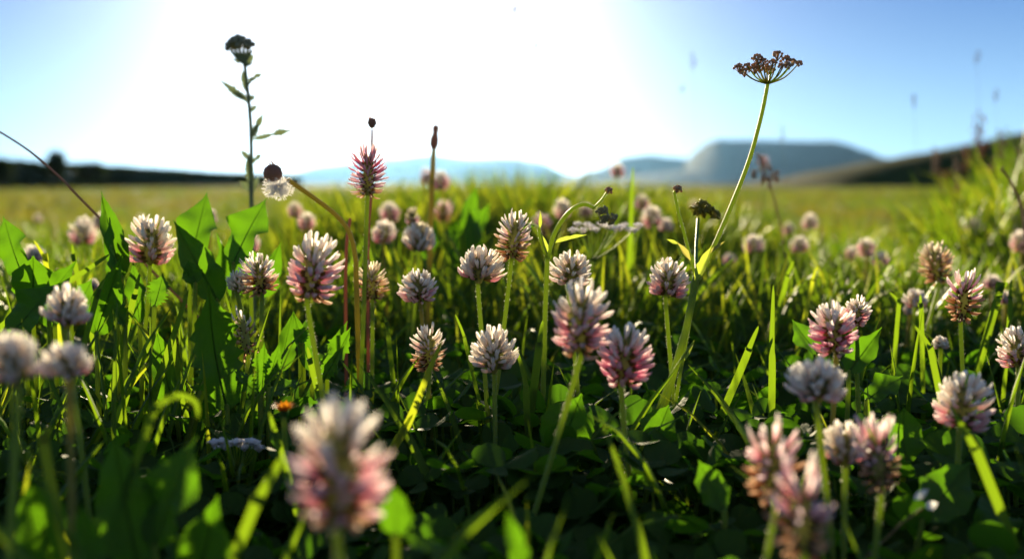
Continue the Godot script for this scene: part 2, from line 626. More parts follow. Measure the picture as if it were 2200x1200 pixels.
# A ridge whose skyline is given in photo pixels at distance d; it falls away to both sides in depth.
func ridge(called: String, sky_line: Array, d: float, deep: float, m: Material, rough: float, steps := 120) -> void:
	var n := FastNoiseLite.new()
	n.seed = 11
	n.frequency = 3.0 / deep
	n.fractal_octaves = 5
	var s := Shape.new()
	var rows := 14
	var x0: float = sky_line[0].x
	var x1: float = sky_line[sky_line.size() - 1].x
	for i in steps + 1:
		var px := lerpf(x0, x1, float(i) / steps)
		var k := 0
		while k < sky_line.size() - 2 and px > sky_line[k + 1].x:
			k += 1
		var t: float = (px - sky_line[k].x) / (sky_line[k + 1].x - sky_line[k].x)
		t = t * t * (3.0 - 2.0 * t) * 0.5 + t * 0.5
		var py := lerpf(sky_line[k].y, sky_line[k + 1].y, t)
		var top := P(px, py, d)
		for j in rows + 1:
			var u := float(j) / rows            # 0 front foot, 1 back foot
			var z := top.z + deep * (0.5 - u) * (1.0 if u < 0.5 else 1.6)
			var shape := pow(sin(PI * u), 0.85)
			var y := top.y * shape
			y += n.get_noise_2d(top.x, z) * rough * shape * (0.25 if j == rows / 2 else 1.0)
			s.point(Vector3(top.x, y - rough * 0.1 - (1.0 if j == 0 or j == rows else 0.0) * 0.02 * d / 50.0, z))
	for i in steps:
		for j in rows:
			var a := i * (rows + 1) + j
			s.quad(a, a + rows + 1, a + rows + 2, a + 1)
	structure(called, s.mesh(), m)

func make_far() -> void:
	ridge("mountain", [Vector2(1240, 396), Vector2(1330, 378), Vector2(1480, 366), Vector2(1494, 350), Vector2(1530, 303), Vector2(1536, 301), Vector2(1600, 301), Vector2(1680, 303), Vector2(1790, 302), Vector2(1830, 318), Vector2(1870, 338), Vector2(2000, 372), Vector2(2300, 394)], 2600, 700, M.rock, 7.0)
	ridge("mountain_ridge", [Vector2(1180, 397), Vector2(1290, 362), Vector2(1340, 338), Vector2(1390, 332), Vector2(1440, 337), Vector2(1500, 345), Vector2(1600, 370), Vector2(1700, 396)], 3000, 600, M.rock, 6.0)
	ridge("distant_hills", [Vector2(380, 397), Vector2(430, 372), Vector2(520, 368), Vector2(640, 368), Vector2(700, 352), Vector2(830, 338), Vector2(930, 330), Vector2(1010, 338), Vector2(1100, 338), Vector2(1160, 346), Vector2(1220, 372), Vector2(1300, 397)], 4200, 900, M.rock, 8.0)
	ridge("hill", [Vector2(1560, 398), Vector2(1690, 385), Vector2(1800, 362), Vector2(1900, 343), Vector2(2000, 326), Vector2(2100, 306), Vector2(2200, 284), Vector2(2400, 240), Vector2(2700, 225), Vector2(3000, 260), Vector2(3300, 396)], 85, 22, M.hill, 0.10)

# ---------------------------------------------------------------- mass of grass and leaves
func scatter(called: String, mesh: Mesh, m: Material, list: Array, label: String, category: String) -> void:
	if list.is_empty():
		return
	var src := mesh.surface_get_arrays(0)
	var v: PackedVector3Array = src[Mesh.ARRAY_VERTEX]
	var nn: PackedVector3Array = src[Mesh.ARRAY_NORMAL]
	var ix: PackedInt32Array = src[Mesh.ARRAY_INDEX]
	var vs := PackedVector3Array()
	var ns := PackedVector3Array()
	var fs := PackedInt32Array()
	fs.resize(ix.size() * list.size())
	var at := 0
	var count := 0
	for t: Transform3D in list:
		vs.append_array(t * v)
		ns.append_array(Transform3D(t.basis.inverse().transposed(), Vector3.ZERO) * nn)
		for q in ix:
			fs[at] = q + count
			at += 1
		count += v.size()
	for i in ns.size():
		ns[i] = ns[i].normalized()
	var arr := []
	arr.resize(Mesh.ARRAY_MAX)
	arr[Mesh.ARRAY_VERTEX] = vs
	arr[Mesh.ARRAY_NORMAL] = ns
	arr[Mesh.ARRAY_INDEX] = fs
	var am := ArrayMesh.new()
	am.add_surface_from_arrays(Mesh.PRIMITIVE_TRIANGLES, arr)
	var o := MeshInstance3D.new()
	o.name = numbered(called)
	o.mesh = am
	o.material_override = m
	add_child(o)
	tag(o, label, category)
	o.set_meta("kind", "stuff")

# the highest a blade may reach at this photo column and distance, as a photo row
func ceiling_row(px: float, d: float) -> float:
	if d < 0.40:
		return 905.0 if px > 500 else 800.0
	if d < 0.56:
		return 690.0 if px > 480 else 560.0
	if d < 0.80:
		return 600.0 if px > 620 else 520.0
	if px > 640 and px < 1530:
		return 350.0 + 60.0 * absf(px - 1080.0) / 450.0 + (85.0 if d < 1.25 else 0.0)
	if px > 1980 and d > 1.25:
		return 395.0 - 60.0 * clampf((px - 1980.0) / 200.0, 0.0, 1.0)
	if px >= 1530:
		return 505.0 if d < 1.3 else 455.0
	return 500.0 if d < 1.2 else 455.0

func make_grass() -> void:
	var blades := [blade_shape(0.25, 1.0).mesh(), blade_shape(0.7, 0.8).mesh(), blade_shape(1.3, 0.9, 8).mesh(), blade_shape(0.4, 1.2, 7, 0.5, 0.8).mesh()]
	var mats := ["grass_green", "grass_yellow"]
	var lists := []
	for i in 16:
		lists.append([])
	var tries := 30000
	for i in tries:
		var d := 0.27 * pow(2.9 / 0.27, rng.randf())
		var px := rr(-320, 2520)
		var tall := d > 1.25 and d < 2.4 and px > 620 and px < 1560
		if d < 0.46 and rng.randf() < 0.88:
			continue
		if d < 0.8 and rng.randf() < (0.91 if px > 560 else 0.66):
			continue
		var row := ceiling_row(px, d) + absf(rng.randfn(0.0, 1.0)) * (55.0 if tall else 120.0)
		var top := P(px, row, d)
		var hgt := minf(top.y, rr(0.05, 0.15) if d < 0.8 else (rr(0.15, 0.30) if tall else rr(0.08, 0.26)))
		if hgt < 0.025:
			hgt = rr(0.02, 0.05)
		var kind := rng.randi() % 4
		var which := 0 if rng.randf() < (0.93 if d < 0.75 else 0.8) else 3
		if d > 0.8 and px > 600 and px < 1600 and rng.randf() < 0.3:
			which = 3
		if rng.randf() < 0.03:
			which = 3
		var b := Basis(Vector3.UP, rr(0, TAU)) * Basis(Vector3.RIGHT, rr(-0.1, 0.35))
		var w := rr(0.0022, 0.0048)
		lists[kind * 4 + which].append(Transform3D(b * Basis.from_scale(Vector3(w, hgt * 1.08, hgt * 1.08)), Vector3(top.x, -0.003, top.z)))
	for i in 9000:
		var d := rr(0.70, 1.5)
		var px := rr(-250, 2450)
		var at := P(px, 395, d)
		var h := rr(0.075, 0.155) if d > 0.85 else rr(0.06, 0.12)
		var b := Basis(Vector3.UP, rr(0, TAU)) * Basis(Vector3.RIGHT, rr(-0.1, 0.4))
		lists[(i % 4) * 4].append(Transform3D(b * Basis.from_scale(Vector3(rr(0.0022, 0.0042), h, h)), Vector3(at.x, -0.003, at.z)))
	for i in 2400:
		var d := rr(1.3, 2.6)
		var px := 620.0 + 960.0 * rng.randf()
		var row := 342.0 + 50.0 * absf(px - 1080.0) / 460.0 + absf(rng.randfn(0.0, 1.0)) * 60.0
		var top := P(px, row, d)
		var h := maxf(top.y, 0.08)
		var b := Basis(Vector3.UP, rr(0, TAU)) * Basis(Vector3.RIGHT, rr(-0.08, 0.2))
		lists[[0, 3, 7, 4, 3][i % 5]].append(Transform3D(b * Basis.from_scale(Vector3(rr(0.0022, 0.004), h * 1.03, h * 1.03)), Vector3(top.x, -0.003, top.z)))
	for k in 4:
		for m in 2:
			scatter("grass", blades[k], M[mats[m]], lists[k * 4 + m * 3], ["upright", "leaning", "arching", "twisted"][k] + " " + ["fresh green", "yellow green"][m] + " grass blades thick among the clover", "grass")
	var straw := []
	for i in 900:
		var d := 0.3 * pow(2.0 / 0.3, rng.randf())
		var at := P(rr(-250, 2450), 395, d)
		var l := rr(0.02, 0.07)
		straw.append(Transform3D(Basis(Vector3.UP, rr(0, TAU)) * Basis(Vector3.RIGHT, rr(0.9, 1.5)) * Basis.from_scale(Vector3(rr(0.0012, 0.0026), l, l)), Vector3(at.x, rr(0.004, 0.05), at.z)))
	scatter("dead_grass", blades[1], M.grass_straw, straw, "dead straw coloured grass lying among the low leaves", "dead grass")
	# open field beyond: tufts
	var tufts := []
	for v in 3:
		var st := SurfaceTool.new()
		st.begin(Mesh.PRIMITIVE_TRIANGLES)
		for i in 16:
			var b := Basis(Vector3.UP, rr(0, TAU)) * Basis(Vector3.RIGHT, rr(0.0, 0.7))
			var h := rr(0.5, 1.0)
			st.append_from(blade_shape(rr(0.3, 1.2), 1.0, 4).mesh(), 0, Transform3D(b * Basis.from_scale(Vector3(rr(0.05, 0.09), h, h)), Vector3(rr(-0.4, 0.4), 0, rr(-0.4, 0.4))))
		tufts.append(st.commit())
	var far := [[], [], [], [], [], []]
	var patch := FastNoiseLite.new()
	patch.seed = 9
	patch.frequency = 0.35
	for i in 15000:
		var d := 2.2 * pow(75.0 / 2.2, rng.randf())
		var px := rr(-500, 2700)
		var at := P(px, 395, d)
		var size := rr(0.06, 0.13) * (1.0 + 0.5 * patch.get_noise_2d(at.z, at.x)) * clampf(0.8 + d * 0.03, 0.8, 1.25)
		var b := Basis(Vector3.UP, rr(0, TAU)) * Basis.from_scale(Vector3(size * (1.2 + d * 0.02), size, size * (1.2 + d * 0.02)))
		far[(rng.randi() % 3) * 2 + (0 if patch.get_noise_2d(at.x, at.z) + rr(-0.25, 0.25) < 0.02 else 1)].append(Transform3D(b, Vector3(at.x, -0.01 - (0.02 if d > 3.0 else 0.0), at.z)))
	for k in 6:
		scatter("field_grass", tufts[k / 2], M.field_grass if k % 2 == 0 else M.field_green, far[k], "short " + ["straw olive", "sunlit green"][k % 2] + " grass tufts over the open field, " + ["loose", "dense", "spreading"][k / 2] + " sort", "grass")
	# the taller, shaggier bank beyond the clover on the hill side
	var bank := [[], [], []]
	for i in 4200:
		var d := rr(1.4, 3.6)
		var px := 1960.0 + 640.0 * pow(rng.randf(), 0.8)
		var at := P(px, 395, d)
		var lift := clampf((px - 1950.0) / 240.0, 0.0, 1.0)
		var h := (0.14 + 0.17 * lift * rr(0.5, 1.1)) * rr(0.75, 1.05)
		var b := Basis(Vector3.UP, rr(0, TAU)) * Basis(Vector3.RIGHT, rr(-0.1, 0.3)) * Basis.from_scale(Vector3(0.005, h, h))
		bank[rng.randi() % 3].append(Transform3D(b, Vector3(at.x, -0.003, at.z)))
	for k in 3:
		scatter("bank_grass", blades[k], [M.grass_green, M.grass_yellow, M.grass_green][k], bank[k], "tall shaggy " + ["green upright", "yellow green leaning", "green arching"][k] + " grass on the bank below the hill", "grass")

func make_clover_leaves() -> void:
	var leaf := leaflet_shape().mesh()
	# the mass of ground cover
	var st := SurfaceTool.new()
	st.begin(Mesh.PRIMITIVE_TRIANGLES)
	for k in 3:
		st.append_from(leaf, 0, Transform3D(Basis(Vector3.UP, TAU * k / 3.0) * Basis(Vector3.RIGHT, PI * 0.5 - 0.25), Vector3.ZERO))
	var whole := st.commit()
	var lists := [[]]
	var singles := []
	for i in 9500:
		var d := 0.26 * pow(2.4 / 0.26, rng.randf())
		var px := rr(-350, 2550)
		var at := P(px, 395, d)
		var h := rr(0.008, 0.092) if d > 0.42 else rr(0.005, 0.075)
		var p := Vector3(at.x, h, at.z)
		var b := Basis(Vector3.UP, rr(0, TAU)) * Basis(Vector3.RIGHT, rr(-0.7, 0.7)) * Basis(Vector3.FORWARD, rr(-0.5, 0.5)) * Basis.from_scale(Vector3.ONE * rr(0.010, 0.0185))
		var which := 0
		if d > 0.40 and d < 0.74 and px > 0 and px < 2200 and h > 0.055 and singles.size() < 240:
			singles.append([p, b, which])
		else:
			lists[which].append(Transform3D(b, p))
	var mats := [M.clover_leaf]
	scatter("ground_cover", whole, M.clover_leaf, lists[0], "low clover foliage covering the soil between the stems", "foliage")
	var stalk := {}
	for x in singles:
		var p: Vector3 = x[0]
		var b: Basis = x[1]
		var o := thing("clover_leaf", "three-part green clover leaf standing in the low ground cover", "leaf", Vector3(p.x, 0, p.z), "clover leaves in the ground cover")
		for k in 3:
			part("leaflet", leaf, mats[x[2]], o, Transform3D(b * Basis(Vector3.UP, TAU * k / 3.0) * Basis(Vector3.RIGHT, PI * 0.5 - 0.25 + rr(-0.15, 0.15)), Vector3(0, p.y, 0)))
		var key := int(p.y * 250.0)
		if not stalk.has(key):
			var s := Shape.new()
			var hh := key / 250.0 + 0.002
			tube(s, curve([Vector3(0.006, -0.003, 0.004), Vector3(0.004, hh * 0.5, 0.001), Vector3(0, hh, 0)], 6), taper(0.0009, 0.0006, 6), 5)
			stalk[key] = s.mesh()
		part("stalk", stalk[key], M.stem, o)

# ---------------------------------------------------------------- build
func _ready() -> void:
	rng.seed = 20240
	make_camera()
	make_light()
	make_materials()
	make_ground()
	make_far()
	make_florets()
	make_leaf_meshes()
	make_grass()
	make_clover_leaves()
	make_flowers()
	make_far_flowers()
	make_umbel_plants()
	make_other_plants()
	make_leaves()
	make_blades()
	make_stalks()
	make_hedge()

func make_flowers() -> void:
	# in and near the plane of focus
	clover(1060, 760, 105, 125, 0.50, "white", "cream white clover head with a yellowish foot, standing in shade below two hairy stems", Vector2(1066, 880))
	clover(1030, 575, 102, 97, 0.53, "dome", "plump white domed clover head on a straight upright hairy stem", Vector2(1030, 710))
	clover(1105, 510, 86, 125, 0.53, "fading", "tall oval cream and tan clover head on a leaning hairy stem", Vector2(1078, 700), Vector2(0.12, 0))
	clover(1228, 582, 95, 92, 0.56, "white", "white clover head half hidden behind a large pink one", Vector2(1232, 720))
	clover(1247, 692, 132, 182, 0.415, "pink", "large pink and white clover head on a thick slanting stem", Vector2(1140, 1085), Vector2(0.04, 0))
	clover(1340, 768, 122, 158, 0.44, "rose", "rose pink clover head with few tall pale florets on top, touching the larger pink head", Vector2(1350, 960), Vector2(0.05, 0))
	clover(1437, 602, 90, 97, 0.56, "blush", "round pink and white clover head beside the branching umbel stem", Vector2(1437, 720))
	clover(900, 617, 87, 82, 0.57, "blush", "small pinkish white clover head with a brownish crown", Vector2(906, 730))
	clover(921, 750, 80, 118, 0.55, "fading", "spiky white and brown clover head crossed by a grass blade", Vector2(916, 870))
	clover(798, 607, 72, 98, 0.60, "spent", "round brown spent clover head below the tall mauve one", Vector2(797, 720))
	clover(791, 372, 86, 132, 0.57, "mauve", "tall pointed mauve clover head rising above the skyline on a curved green stem", Vector2.ZERO, Vector2(0.05, 0))
	clover(672, 580, 124, 165, 0.465, "pink", "big oval pink and white clover head on a stout hairy stem", Vector2(688, 820))
	clover(557, 590, 90, 104, 0.56, "fading", "spiky whitish clover head with tan lower florets, beside a smaller white one", Vector2(562, 690))
	clover(514, 608, 56, 62, 0.575, "white", "small white clover head tucked behind a spiky whitish one", Vector2(530, 700))
	clover(525, 718, 72, 120, 0.53, "ragged", "ragged brown clover head with three white florets left", Vector2(520, 830), Vector2(-0.1, 0))
	clover(325, 522, 108, 128, 0.60, "blush", "wide spreading pink clover head with white crown between broad upright leaves", Vector2(312, 780))
	clover(900, 512, 76, 76, 0.72, "cone", "white cone-shaped clover head with a second pink tip behind it", Vector2(893, 600))
	clover(886, 470, 34, 56, 0.76, "bud", "pink pointed clover bud rising behind a white cone-shaped head")
	clover(1793, 710, 112, 132, 0.47, "rose", "bright pink clover head with white crown standing over a white domed one", Vector2(1795, 880))
	clover(1842, 672, 58, 74, 0.52, "pink", "small pink and white clover head peeping out behind the bright pink one", Vector2(1838, 800))
	clover(1762, 825, 128, 114, 0.385, "dome", "white domed clover head with pink lowest florets and a thick dark stem", Vector2(1762, 960))
	clover(2070, 642, 80, 116, 0.56, "wilt", "upright clover head, pink above and rusty brown below, on thin curved stem", Vector2(2066, 790), Vector2(0.05, 0))
	clover(2010, 567, 76, 104, 0.68, "spent", "cream and brown withered clover head with spiky top near the bank", Vector2(2004, 650))
	clover(2182, 750, 82, 108, 0.50, "blush", "pink and white clover head on a tall green stem beyond the crossed one", Vector2(2190, 980))
	clover(2070, 866, 124, 146, 0.42, "blush", "wide pink and white clover head crossed by a bright grass blade", Vector2(2060, 1000), Vector2(0.08, 0))
	clover(1660, 1005, 132, 190, 0.335, "wilt", "withering pink clover head with a few upright florets, behind a larger withered one", Vector2(1650, 1190))
	clover(1725, 1105, 142, 225, 0.29, "wilt", "largest withered pink and brown clover head, before a smaller withered one", Vector2(1730, 1300))
	clover(1815, 962, 108, 118, 0.385, "dome", "white topped pink clover head next to a tall brownish one", Vector2(1812, 1090))
	clover(1888, 985, 92, 184, 0.365, "wilt", "tall brownish pink clover head with pale tuft, next to a white topped one", Vector2(1886, 1150))
	clover(728, 1003, 222, 315, 0.262, "pink", "very large blurred clover head, white crown and peach pink foot", Vector2(742, 1290), Vector2(0.04, 0))
	clover(145, 667, 98, 112, 0.41, "dome", "white and mauve clover head above a smaller drooping white one", Vector2(150, 800))
	clover(143, 782, 108, 96, 0.325, "dome", "low white clover head on a stem that ends in a brown node", Vector2(146, 1000))
	clover(28, 782, 118, 146, 0.30, "dome", "large pale blurred clover head touching the low white one", Vector2(30, 950))
	# the stems that share the tall mauve head's place
	var base := P(742, 690, 0.62)
	var o := thing("reddish_stem", "bare reddish stem standing beside the tall mauve clover", "stem", Vector3(base.x, 0, base.z))
	var s := Shape.new()
	var pts := curve([Vector3(0, -0.004, 0), P(742, 600, 0.62) - Vector3(base.x, 0, base.z), P(752, 470, 0.62) - Vector3(base.x, 0, base.z)], 10)
	tube(s, pts, taper(0.0011, 0.0009, 10))
	part("stem", s.mesh(), M.stem_red, o)
	var b2 := P(788, 640, 0.63)
	o = thing("withered_flower", "small withered flower on an orange stalk above the tall mauve clover", "flower", Vector3(b2.x, 0, b2.z))
	s = Shape.new()
	pts = curve([Vector3(0, -0.004, 0), P(790, 560, 0.63) - Vector3(b2.x, 0, b2.z), P(797, 420, 0.63) - Vector3(b2.x, 0, b2.z), P(799, 278, 0.63) - Vector3(b2.x, 0, b2.z)], 14)
	tube(s, pts, taper(0.0011, 0.0007, 14))
	part("stem", s.mesh(), M.stem_red, o)
	s = Shape.new()
	var c := P(799, 264, 0.63) - Vector3(b2.x, 0, b2.z)
	ball(s, c, 0.0028, Color.WHITE, Vector3(1, 1.2, 1))
	part("flower_head", s.mesh(), M.bud_brown, o)
	for k in 9:
		var a := TAU * k / 9.0
		part("sepal", M.sepal, M.bud_brown, o, leaf_frame(c - Vector3(0, 0.001, 0), c + Vector3(cos(a) * 0.0048, 0.0034 * sin(k * 2.3), sin(a) * 0.0048), 0.0024, Vector3.UP))

func make_far_flowers() -> void:
	var spots := [
		[178, 500, 58, 76, 0.98, "blush"], [216, 478, 34, 46, 0.95, "dome"], [72, 548, 52, 44, 0.85, "blush"], [452, 468, 30, 42, 0.90, "dome"],
		[540, 520, 34, 52, 0.85, "blush"], [632, 452, 34, 42, 1.05, "pink"], [658, 476, 40, 46, 0.95, "pink"], [826, 500, 54, 60, 0.82, "blush"],
		[838, 456, 46, 50, 1.0, "pink"], [945, 388, 44, 50, 1.1, "pink"], [916, 380, 30, 36, 1.2, "wilt"], [952, 456, 44, 48, 1.05, "wilt"],
		[1210, 450, 42, 52, 1.0, "blush"], [1166, 486, 40, 56, 1.1, "wilt"], [1258, 452, 30, 36, 1.25, "pink"], [1326, 366, 34, 34, 1.3, "pink"],
		[1380, 436, 34, 40, 1.2, "pink"], [1402, 466, 46, 54, 1.0, "blush"], [1432, 486, 32, 40, 1.05, "dome"], [1620, 524, 48, 46, 0.98, "blush"],
		[1567, 558, 30, 30, 1.05, "pink"], [1718, 526, 42, 42, 1.05, "blush"], [1741, 477, 34, 42, 1.2, "blush"], [1694, 492, 26, 32, 1.4, "pink"],
		[1862, 532, 42, 46, 1.0, "pink"], [1894, 560, 40, 46, 0.98, "pink"], [1828, 545, 26, 34, 1.15, "pink"], [2092, 486, 36, 38, 1.4, "blush"],
		[2192, 520, 46, 54, 0.95, "pink"], [2132, 606, 38, 36, 0.85, "pink"], [1968, 645, 54, 52, 0.72, "dome"], [2022, 738, 34, 34, 0.60, "white"],
		[1955, 665, 22, 36, 0.75, "white"], [200, 612, 24, 28, 0.7, "pale"], [1640, 348, 20, 24, 1.5, "wilt"], [2160, 640, 24, 34, 0.8, "blush"],
		[300, 470, 16, 20, 1.9, "pink"], [80, 470, 18, 20, 1.8, "blush"], [1010, 430, 18, 22, 1.7, "pink"], [1110, 420, 16, 20, 1.9, "blush"], [1490, 440, 20, 24, 1.6, "pink"],
	]
	for q in spots:
		var style: String = q[5] if STYLE.has(q[5]) else "blush"
		var word: String = {"blush": "pink and white", "pink": "pink", "dome": "white", "white": "white", "wilt": "brownish pink"}[style]
		clover(q[0], q[1], q[2], q[3], q[4], style, "small blurred " + word + " clover head in the grass behind the sharp flowers", Vector2.ZERO, Vector2.ZERO, "blurred " + word + " clover behind", false, "clover_flower")

func stalk(o: Node3D, called: String, px: Array, d: float, r0: float, r1: float, m: Material, n := 14, hair := 0, to_ground := false) -> Array:
	var at := o.position
	var ctrl := []
	for q in px:
		ctrl.append(P(q.x, q.y, d + (q.z if q is Vector3 else 0.0)) - at)
	if to_ground:
		var a: Vector3 = ctrl[0]
		var b: Vector3 = ctrl[1]
		var k := (a.y + 0.004) / maxf(b.y - a.y, 0.004)
		var step := (a - b) * k
		step.x = clampf(step.x, -1.4 * a.y, 1.4 * a.y)
		ctrl.push_front(Vector3(a.x + step.x, -0.004, a.z + rr(-0.004, 0.004)))
	var pts := curve(ctrl, n)
	var s := Shape.new()
	tube(s, pts, taper(r0, r1, n), 8)
	var made := part(called, s.mesh(), m, o)
	if hair > 0:
		s = Shape.new()
		hairs(s, pts, r1, hair * 2, 0.0008)
		part("hair", s.mesh(), M.stem_hair, made)
	return pts

func leaf_on(o: Node3D, called: String, bx: float, by: float, tx: float, ty: float, width: float, d: float, m: Material, mesh: Mesh, face := Vector3(0, 0.3, 1), dz := 0.0) -> MeshInstance3D:
	var a := P(bx, by, d) - o.position
	var b := P(tx, ty, d + dz) - o.position
	return part(called, mesh, m, o, leaf_frame(a, b, width / F * d, face))

func umbellet(r: float, n: int, size: float, flat := 0.5) -> ArrayMesh:
	var s := Shape.new()
	for i in n:
		var a := i * 2.399963
		var q := sqrt((i + 0.5) / n)
		var p := Vector3(cos(a) * q * r, (1.0 - q * q) * r * flat + rr(-0.2, 0.2) * r, sin(a) * q * r)
		ball(s, p, size * rr(0.75, 1.2), Color.WHITE, Vector3(1, rr(0.8, 1.3), 1), 4, 6)
		tube(s, [Vector3(0, -r * 0.9, 0), p], [size * 0.22, size * 0.2], 4)
	return s.mesh()

func make_umbel_plants() -> void:
	# the tall branching umbel
	var d := 0.53
	var g := P(1425, 900, d)
	var o := thing("umbel_plant", "tall branching umbel with brown seed clusters rising alone into the blue sky", "plant", Vector3(g.x, 0, g.z))
	stalk(o, "stem", [Vector2(1448, 800), Vector2(1478, 690), Vector2(1497, 590)], d, 0.0019, 0.0017, M.stem, 12, 160, true)
	var pts := stalk(o, "flower_stalk", [Vector2(1494, 610), Vector2(1522, 555), Vector2(1560, 470), Vector2(1608, 350), Vector2(1636, 250), Vector2(1650, 180)], d, 0.0012, 0.0009, M.stem, 26, 420)
	stalk(o, "side_branch", [Vector2(1496, 600), Vector2(1484, 555), Vector2(1470, 500), Vector2(1457, 452), Vector2(1449, 412)], d, 0.0009, 0.0007, M.stem, 12, 80)
	stalk(o, "side_branch", [Vector3(1498, 600, 0), Vector3(1496, 540, 0.03), Vector3(1500, 470, 0.08)], d, 0.0009, 0.0008, M.leaf_green, 8, 0)
	stalk(o, "lower_stem", [Vector2(1412, 880), Vector2(1440, 810), Vector2(1490, 735)], d - 0.01, 0.0011, 0.0005, M.stem, 8, 40, true)
	stalk(o, "lower_stem", [Vector2(1452, 862), Vector2(1462, 800), Vector2(1480, 700)], d + 0.01, 0.0009, 0.0010, M.stem, 8, 40)
	var top: Vector3 = pts[pts.size() - 1]
	var umb := Node3D.new()
	umb.name = "umbel"
	umb.position = top
	o.add_child(umb)
	var tips := [Vector2(1588, 140), Vector2(1600, 150), Vector2(1606, 135), Vector2(1628, 122), Vector2(1632, 142), Vector2(1648, 138), Vector2(1660, 130), Vector2(1671, 114), Vector2(1680, 136), Vector2(1690, 124), Vector2(1704, 128), Vector2(1716, 131), Vector2(1655, 146), Vector2(1640, 128), Vector2(1696, 136), Vector2(1622, 142)]
	var heads := [umbellet(0.0027, 13, 0.00078, 0.7), umbellet(0.0023, 10, 0.00075, 0.9), umbellet(0.0017, 7, 0.00072, 0.8)]
	for i in tips.size():
		var q: Vector2 = tips[i]
		var off := rr(-0.010, 0.010)
		var e := P(q.x, q.y + 6.0, d + off) - o.position - top
		var s := Shape.new()
		var side := Vector3(e.x, 0, e.z)
		tube(s, curve([Vector3.ZERO, side * 0.55 + Vector3(0, e.y * 0.34, 0), e], 8), taper(0.00042, 0.0003, 8), 6)
		part("ray", s.mesh(), M.stem if i % 2 == 0 else M.stem_brown, umb)
		part("umbellet", heads[i % 3], M.dark_fruit, umb, Transform3D(Basis(Vector3.UP, rr(0, 6)) * Basis.from_scale(Vector3.ONE * rr(0.8, 1.15)), e))
	# young umbel on the side branch
	part("bud", umbellet(0.0022, 16, 0.0007, 0.9), M.dark_fruit, o, Transform3D(Basis(Vector3.FORWARD, 0.6), P(1456, 408, d) - o.position))
	for q in [Vector2(1496, 452), Vector2(1510, 440), Vector2(1524, 452), Vector2(1512, 458), Vector2(1536, 462)]:
		part("seed_head", umbellet(0.0034, 18, 0.0009, 0.8), M.stem_brown, o, Transform3D(Basis(Vector3.FORWARD, rr(-0.5, 1.2)), P(q.x, q.y, d + 0.085) - o.position))
	leaf_on(o, "leaf_sheath", 1494, 605, 1532, 528, 22, d - 0.004, M.stem, M.sheath, Vector3(-0.6, 0, 1))
	leaf_on(o, "leaf_sheath", 1525, 545, 1560, 520, 12, d - 0.004, M.stem_brown, M.sheath, Vector3(0, 1, 0.4))
	leaf_on(o, "leaf_sheath", 1484, 560, 1452, 520, 15, d - 0.004, M.stem_brown, M.sheath, Vector3(0.6, 0.2, 1))
	leaf_on(o, "leaf_sheath", 1456, 524, 1431, 514, 8, d - 0.004, M.stem, M.sheath, Vector3(0, 0.4, 1))
	leaf_on(o, "leaf_sheath", 1468, 776, 1492, 730, 9, d - 0.004, M.stem, M.sheath, Vector3(0, 0.4, 1))

	# the nodding plant beside the cream clover head
	d = 0.54
	g = P(1168, 850, d)
	o = thing("nodding_plant", "green stem bent over into a nodding dark bud cluster, with two narrow leaves", "plant", Vector3(g.x, 0, g.z))
	stalk(o, "stem", [Vector2(1168, 800), Vector2(1171, 680), Vector2(1176, 555)], d, 0.0013, 0.0012, M.stem, 12, 120, true)
	stalk(o, "nodding_stalk", [Vector2(1176, 556), Vector2(1192, 500), Vector2(1222, 456), Vector2(1252, 439), Vector2(1276, 446)], d, 0.0012, 0.0009, M.stem, 16, 120)
	stalk(o, "side_branch", [Vector2(1175, 552), Vector2(1162, 515), Vector2(1158, 488)], d, 0.0010, 0.0008, M.stem, 8, 40)
	stalk(o, "side_branch", [Vector2(1276, 446), Vector2(1292, 430), Vector2(1303, 414)], d, 0.0006, 0.0005, M.stem, 6, 20)
	for q in [Vector2(1286, 454), Vector2(1296, 450), Vector2(1302, 466), Vector2(1312, 474), Vector2(1294, 470), Vector2(1318, 464)]:
		part("bud_cluster", umbellet(0.0021, 16, 0.00062, 0.9), M.seed_grey, o, Transform3D(Basis(Vector3.FORWARD, rr(1.5, 2.6)), P(q.x, q.y, d + rr(-0.003, 0.003)) - o.position))
	part("bud", umbellet(0.0018, 10, 0.0007, 0.8), M.dark_fruit, o, Transform3D(Basis(Vector3.FORWARD, 0.5), P(1308, 410, d) - o.position))
	leaf_on(o, "leaf", 1190, 522, 1262, 507, 11, d - 0.004, M.stem, M.sheath, Vector3(0, 0.8, 1))
	leaf_on(o, "leaf", 1159, 492, 1160, 452, 8, d - 0.004, M.stem, M.sheath, Vector3(0.3, 0, 1))
	leaf_on(o, "leaf", 1160, 488, 1122, 478, 7, d - 0.004, M.yarrow_grey, M.sheath, Vector3(0, 0.8, 1))
	leaf_on(o, "leaf", 1150, 484, 1114, 500, 10, d - 0.006, M.leaf_green, M.sheath, Vector3(0, 0.8, 1))
	leaf_on(o, "leaf_sheath", 1176, 548, 1160, 500, 12, d - 0.003, M.stem, M.sheath, Vector3(0.5, 0, 1))

	# flat white umbel behind it
	white_umbel("flat white lace umbel spread out behind the nodding bud", 0.70, Vector2(1272, 562), Vector2(1262, 660), 1226, 1378, 482, 15, 0.0030, 0.00075)
	# white cluster low in the shade
	white_umbel("dim cluster of tiny white flowers low in the shaded greenery", 0.47, Vector2(510, 1010), Vector2(515, 1080), 455, 560, 950, 13, 0.0024, 0.0008)

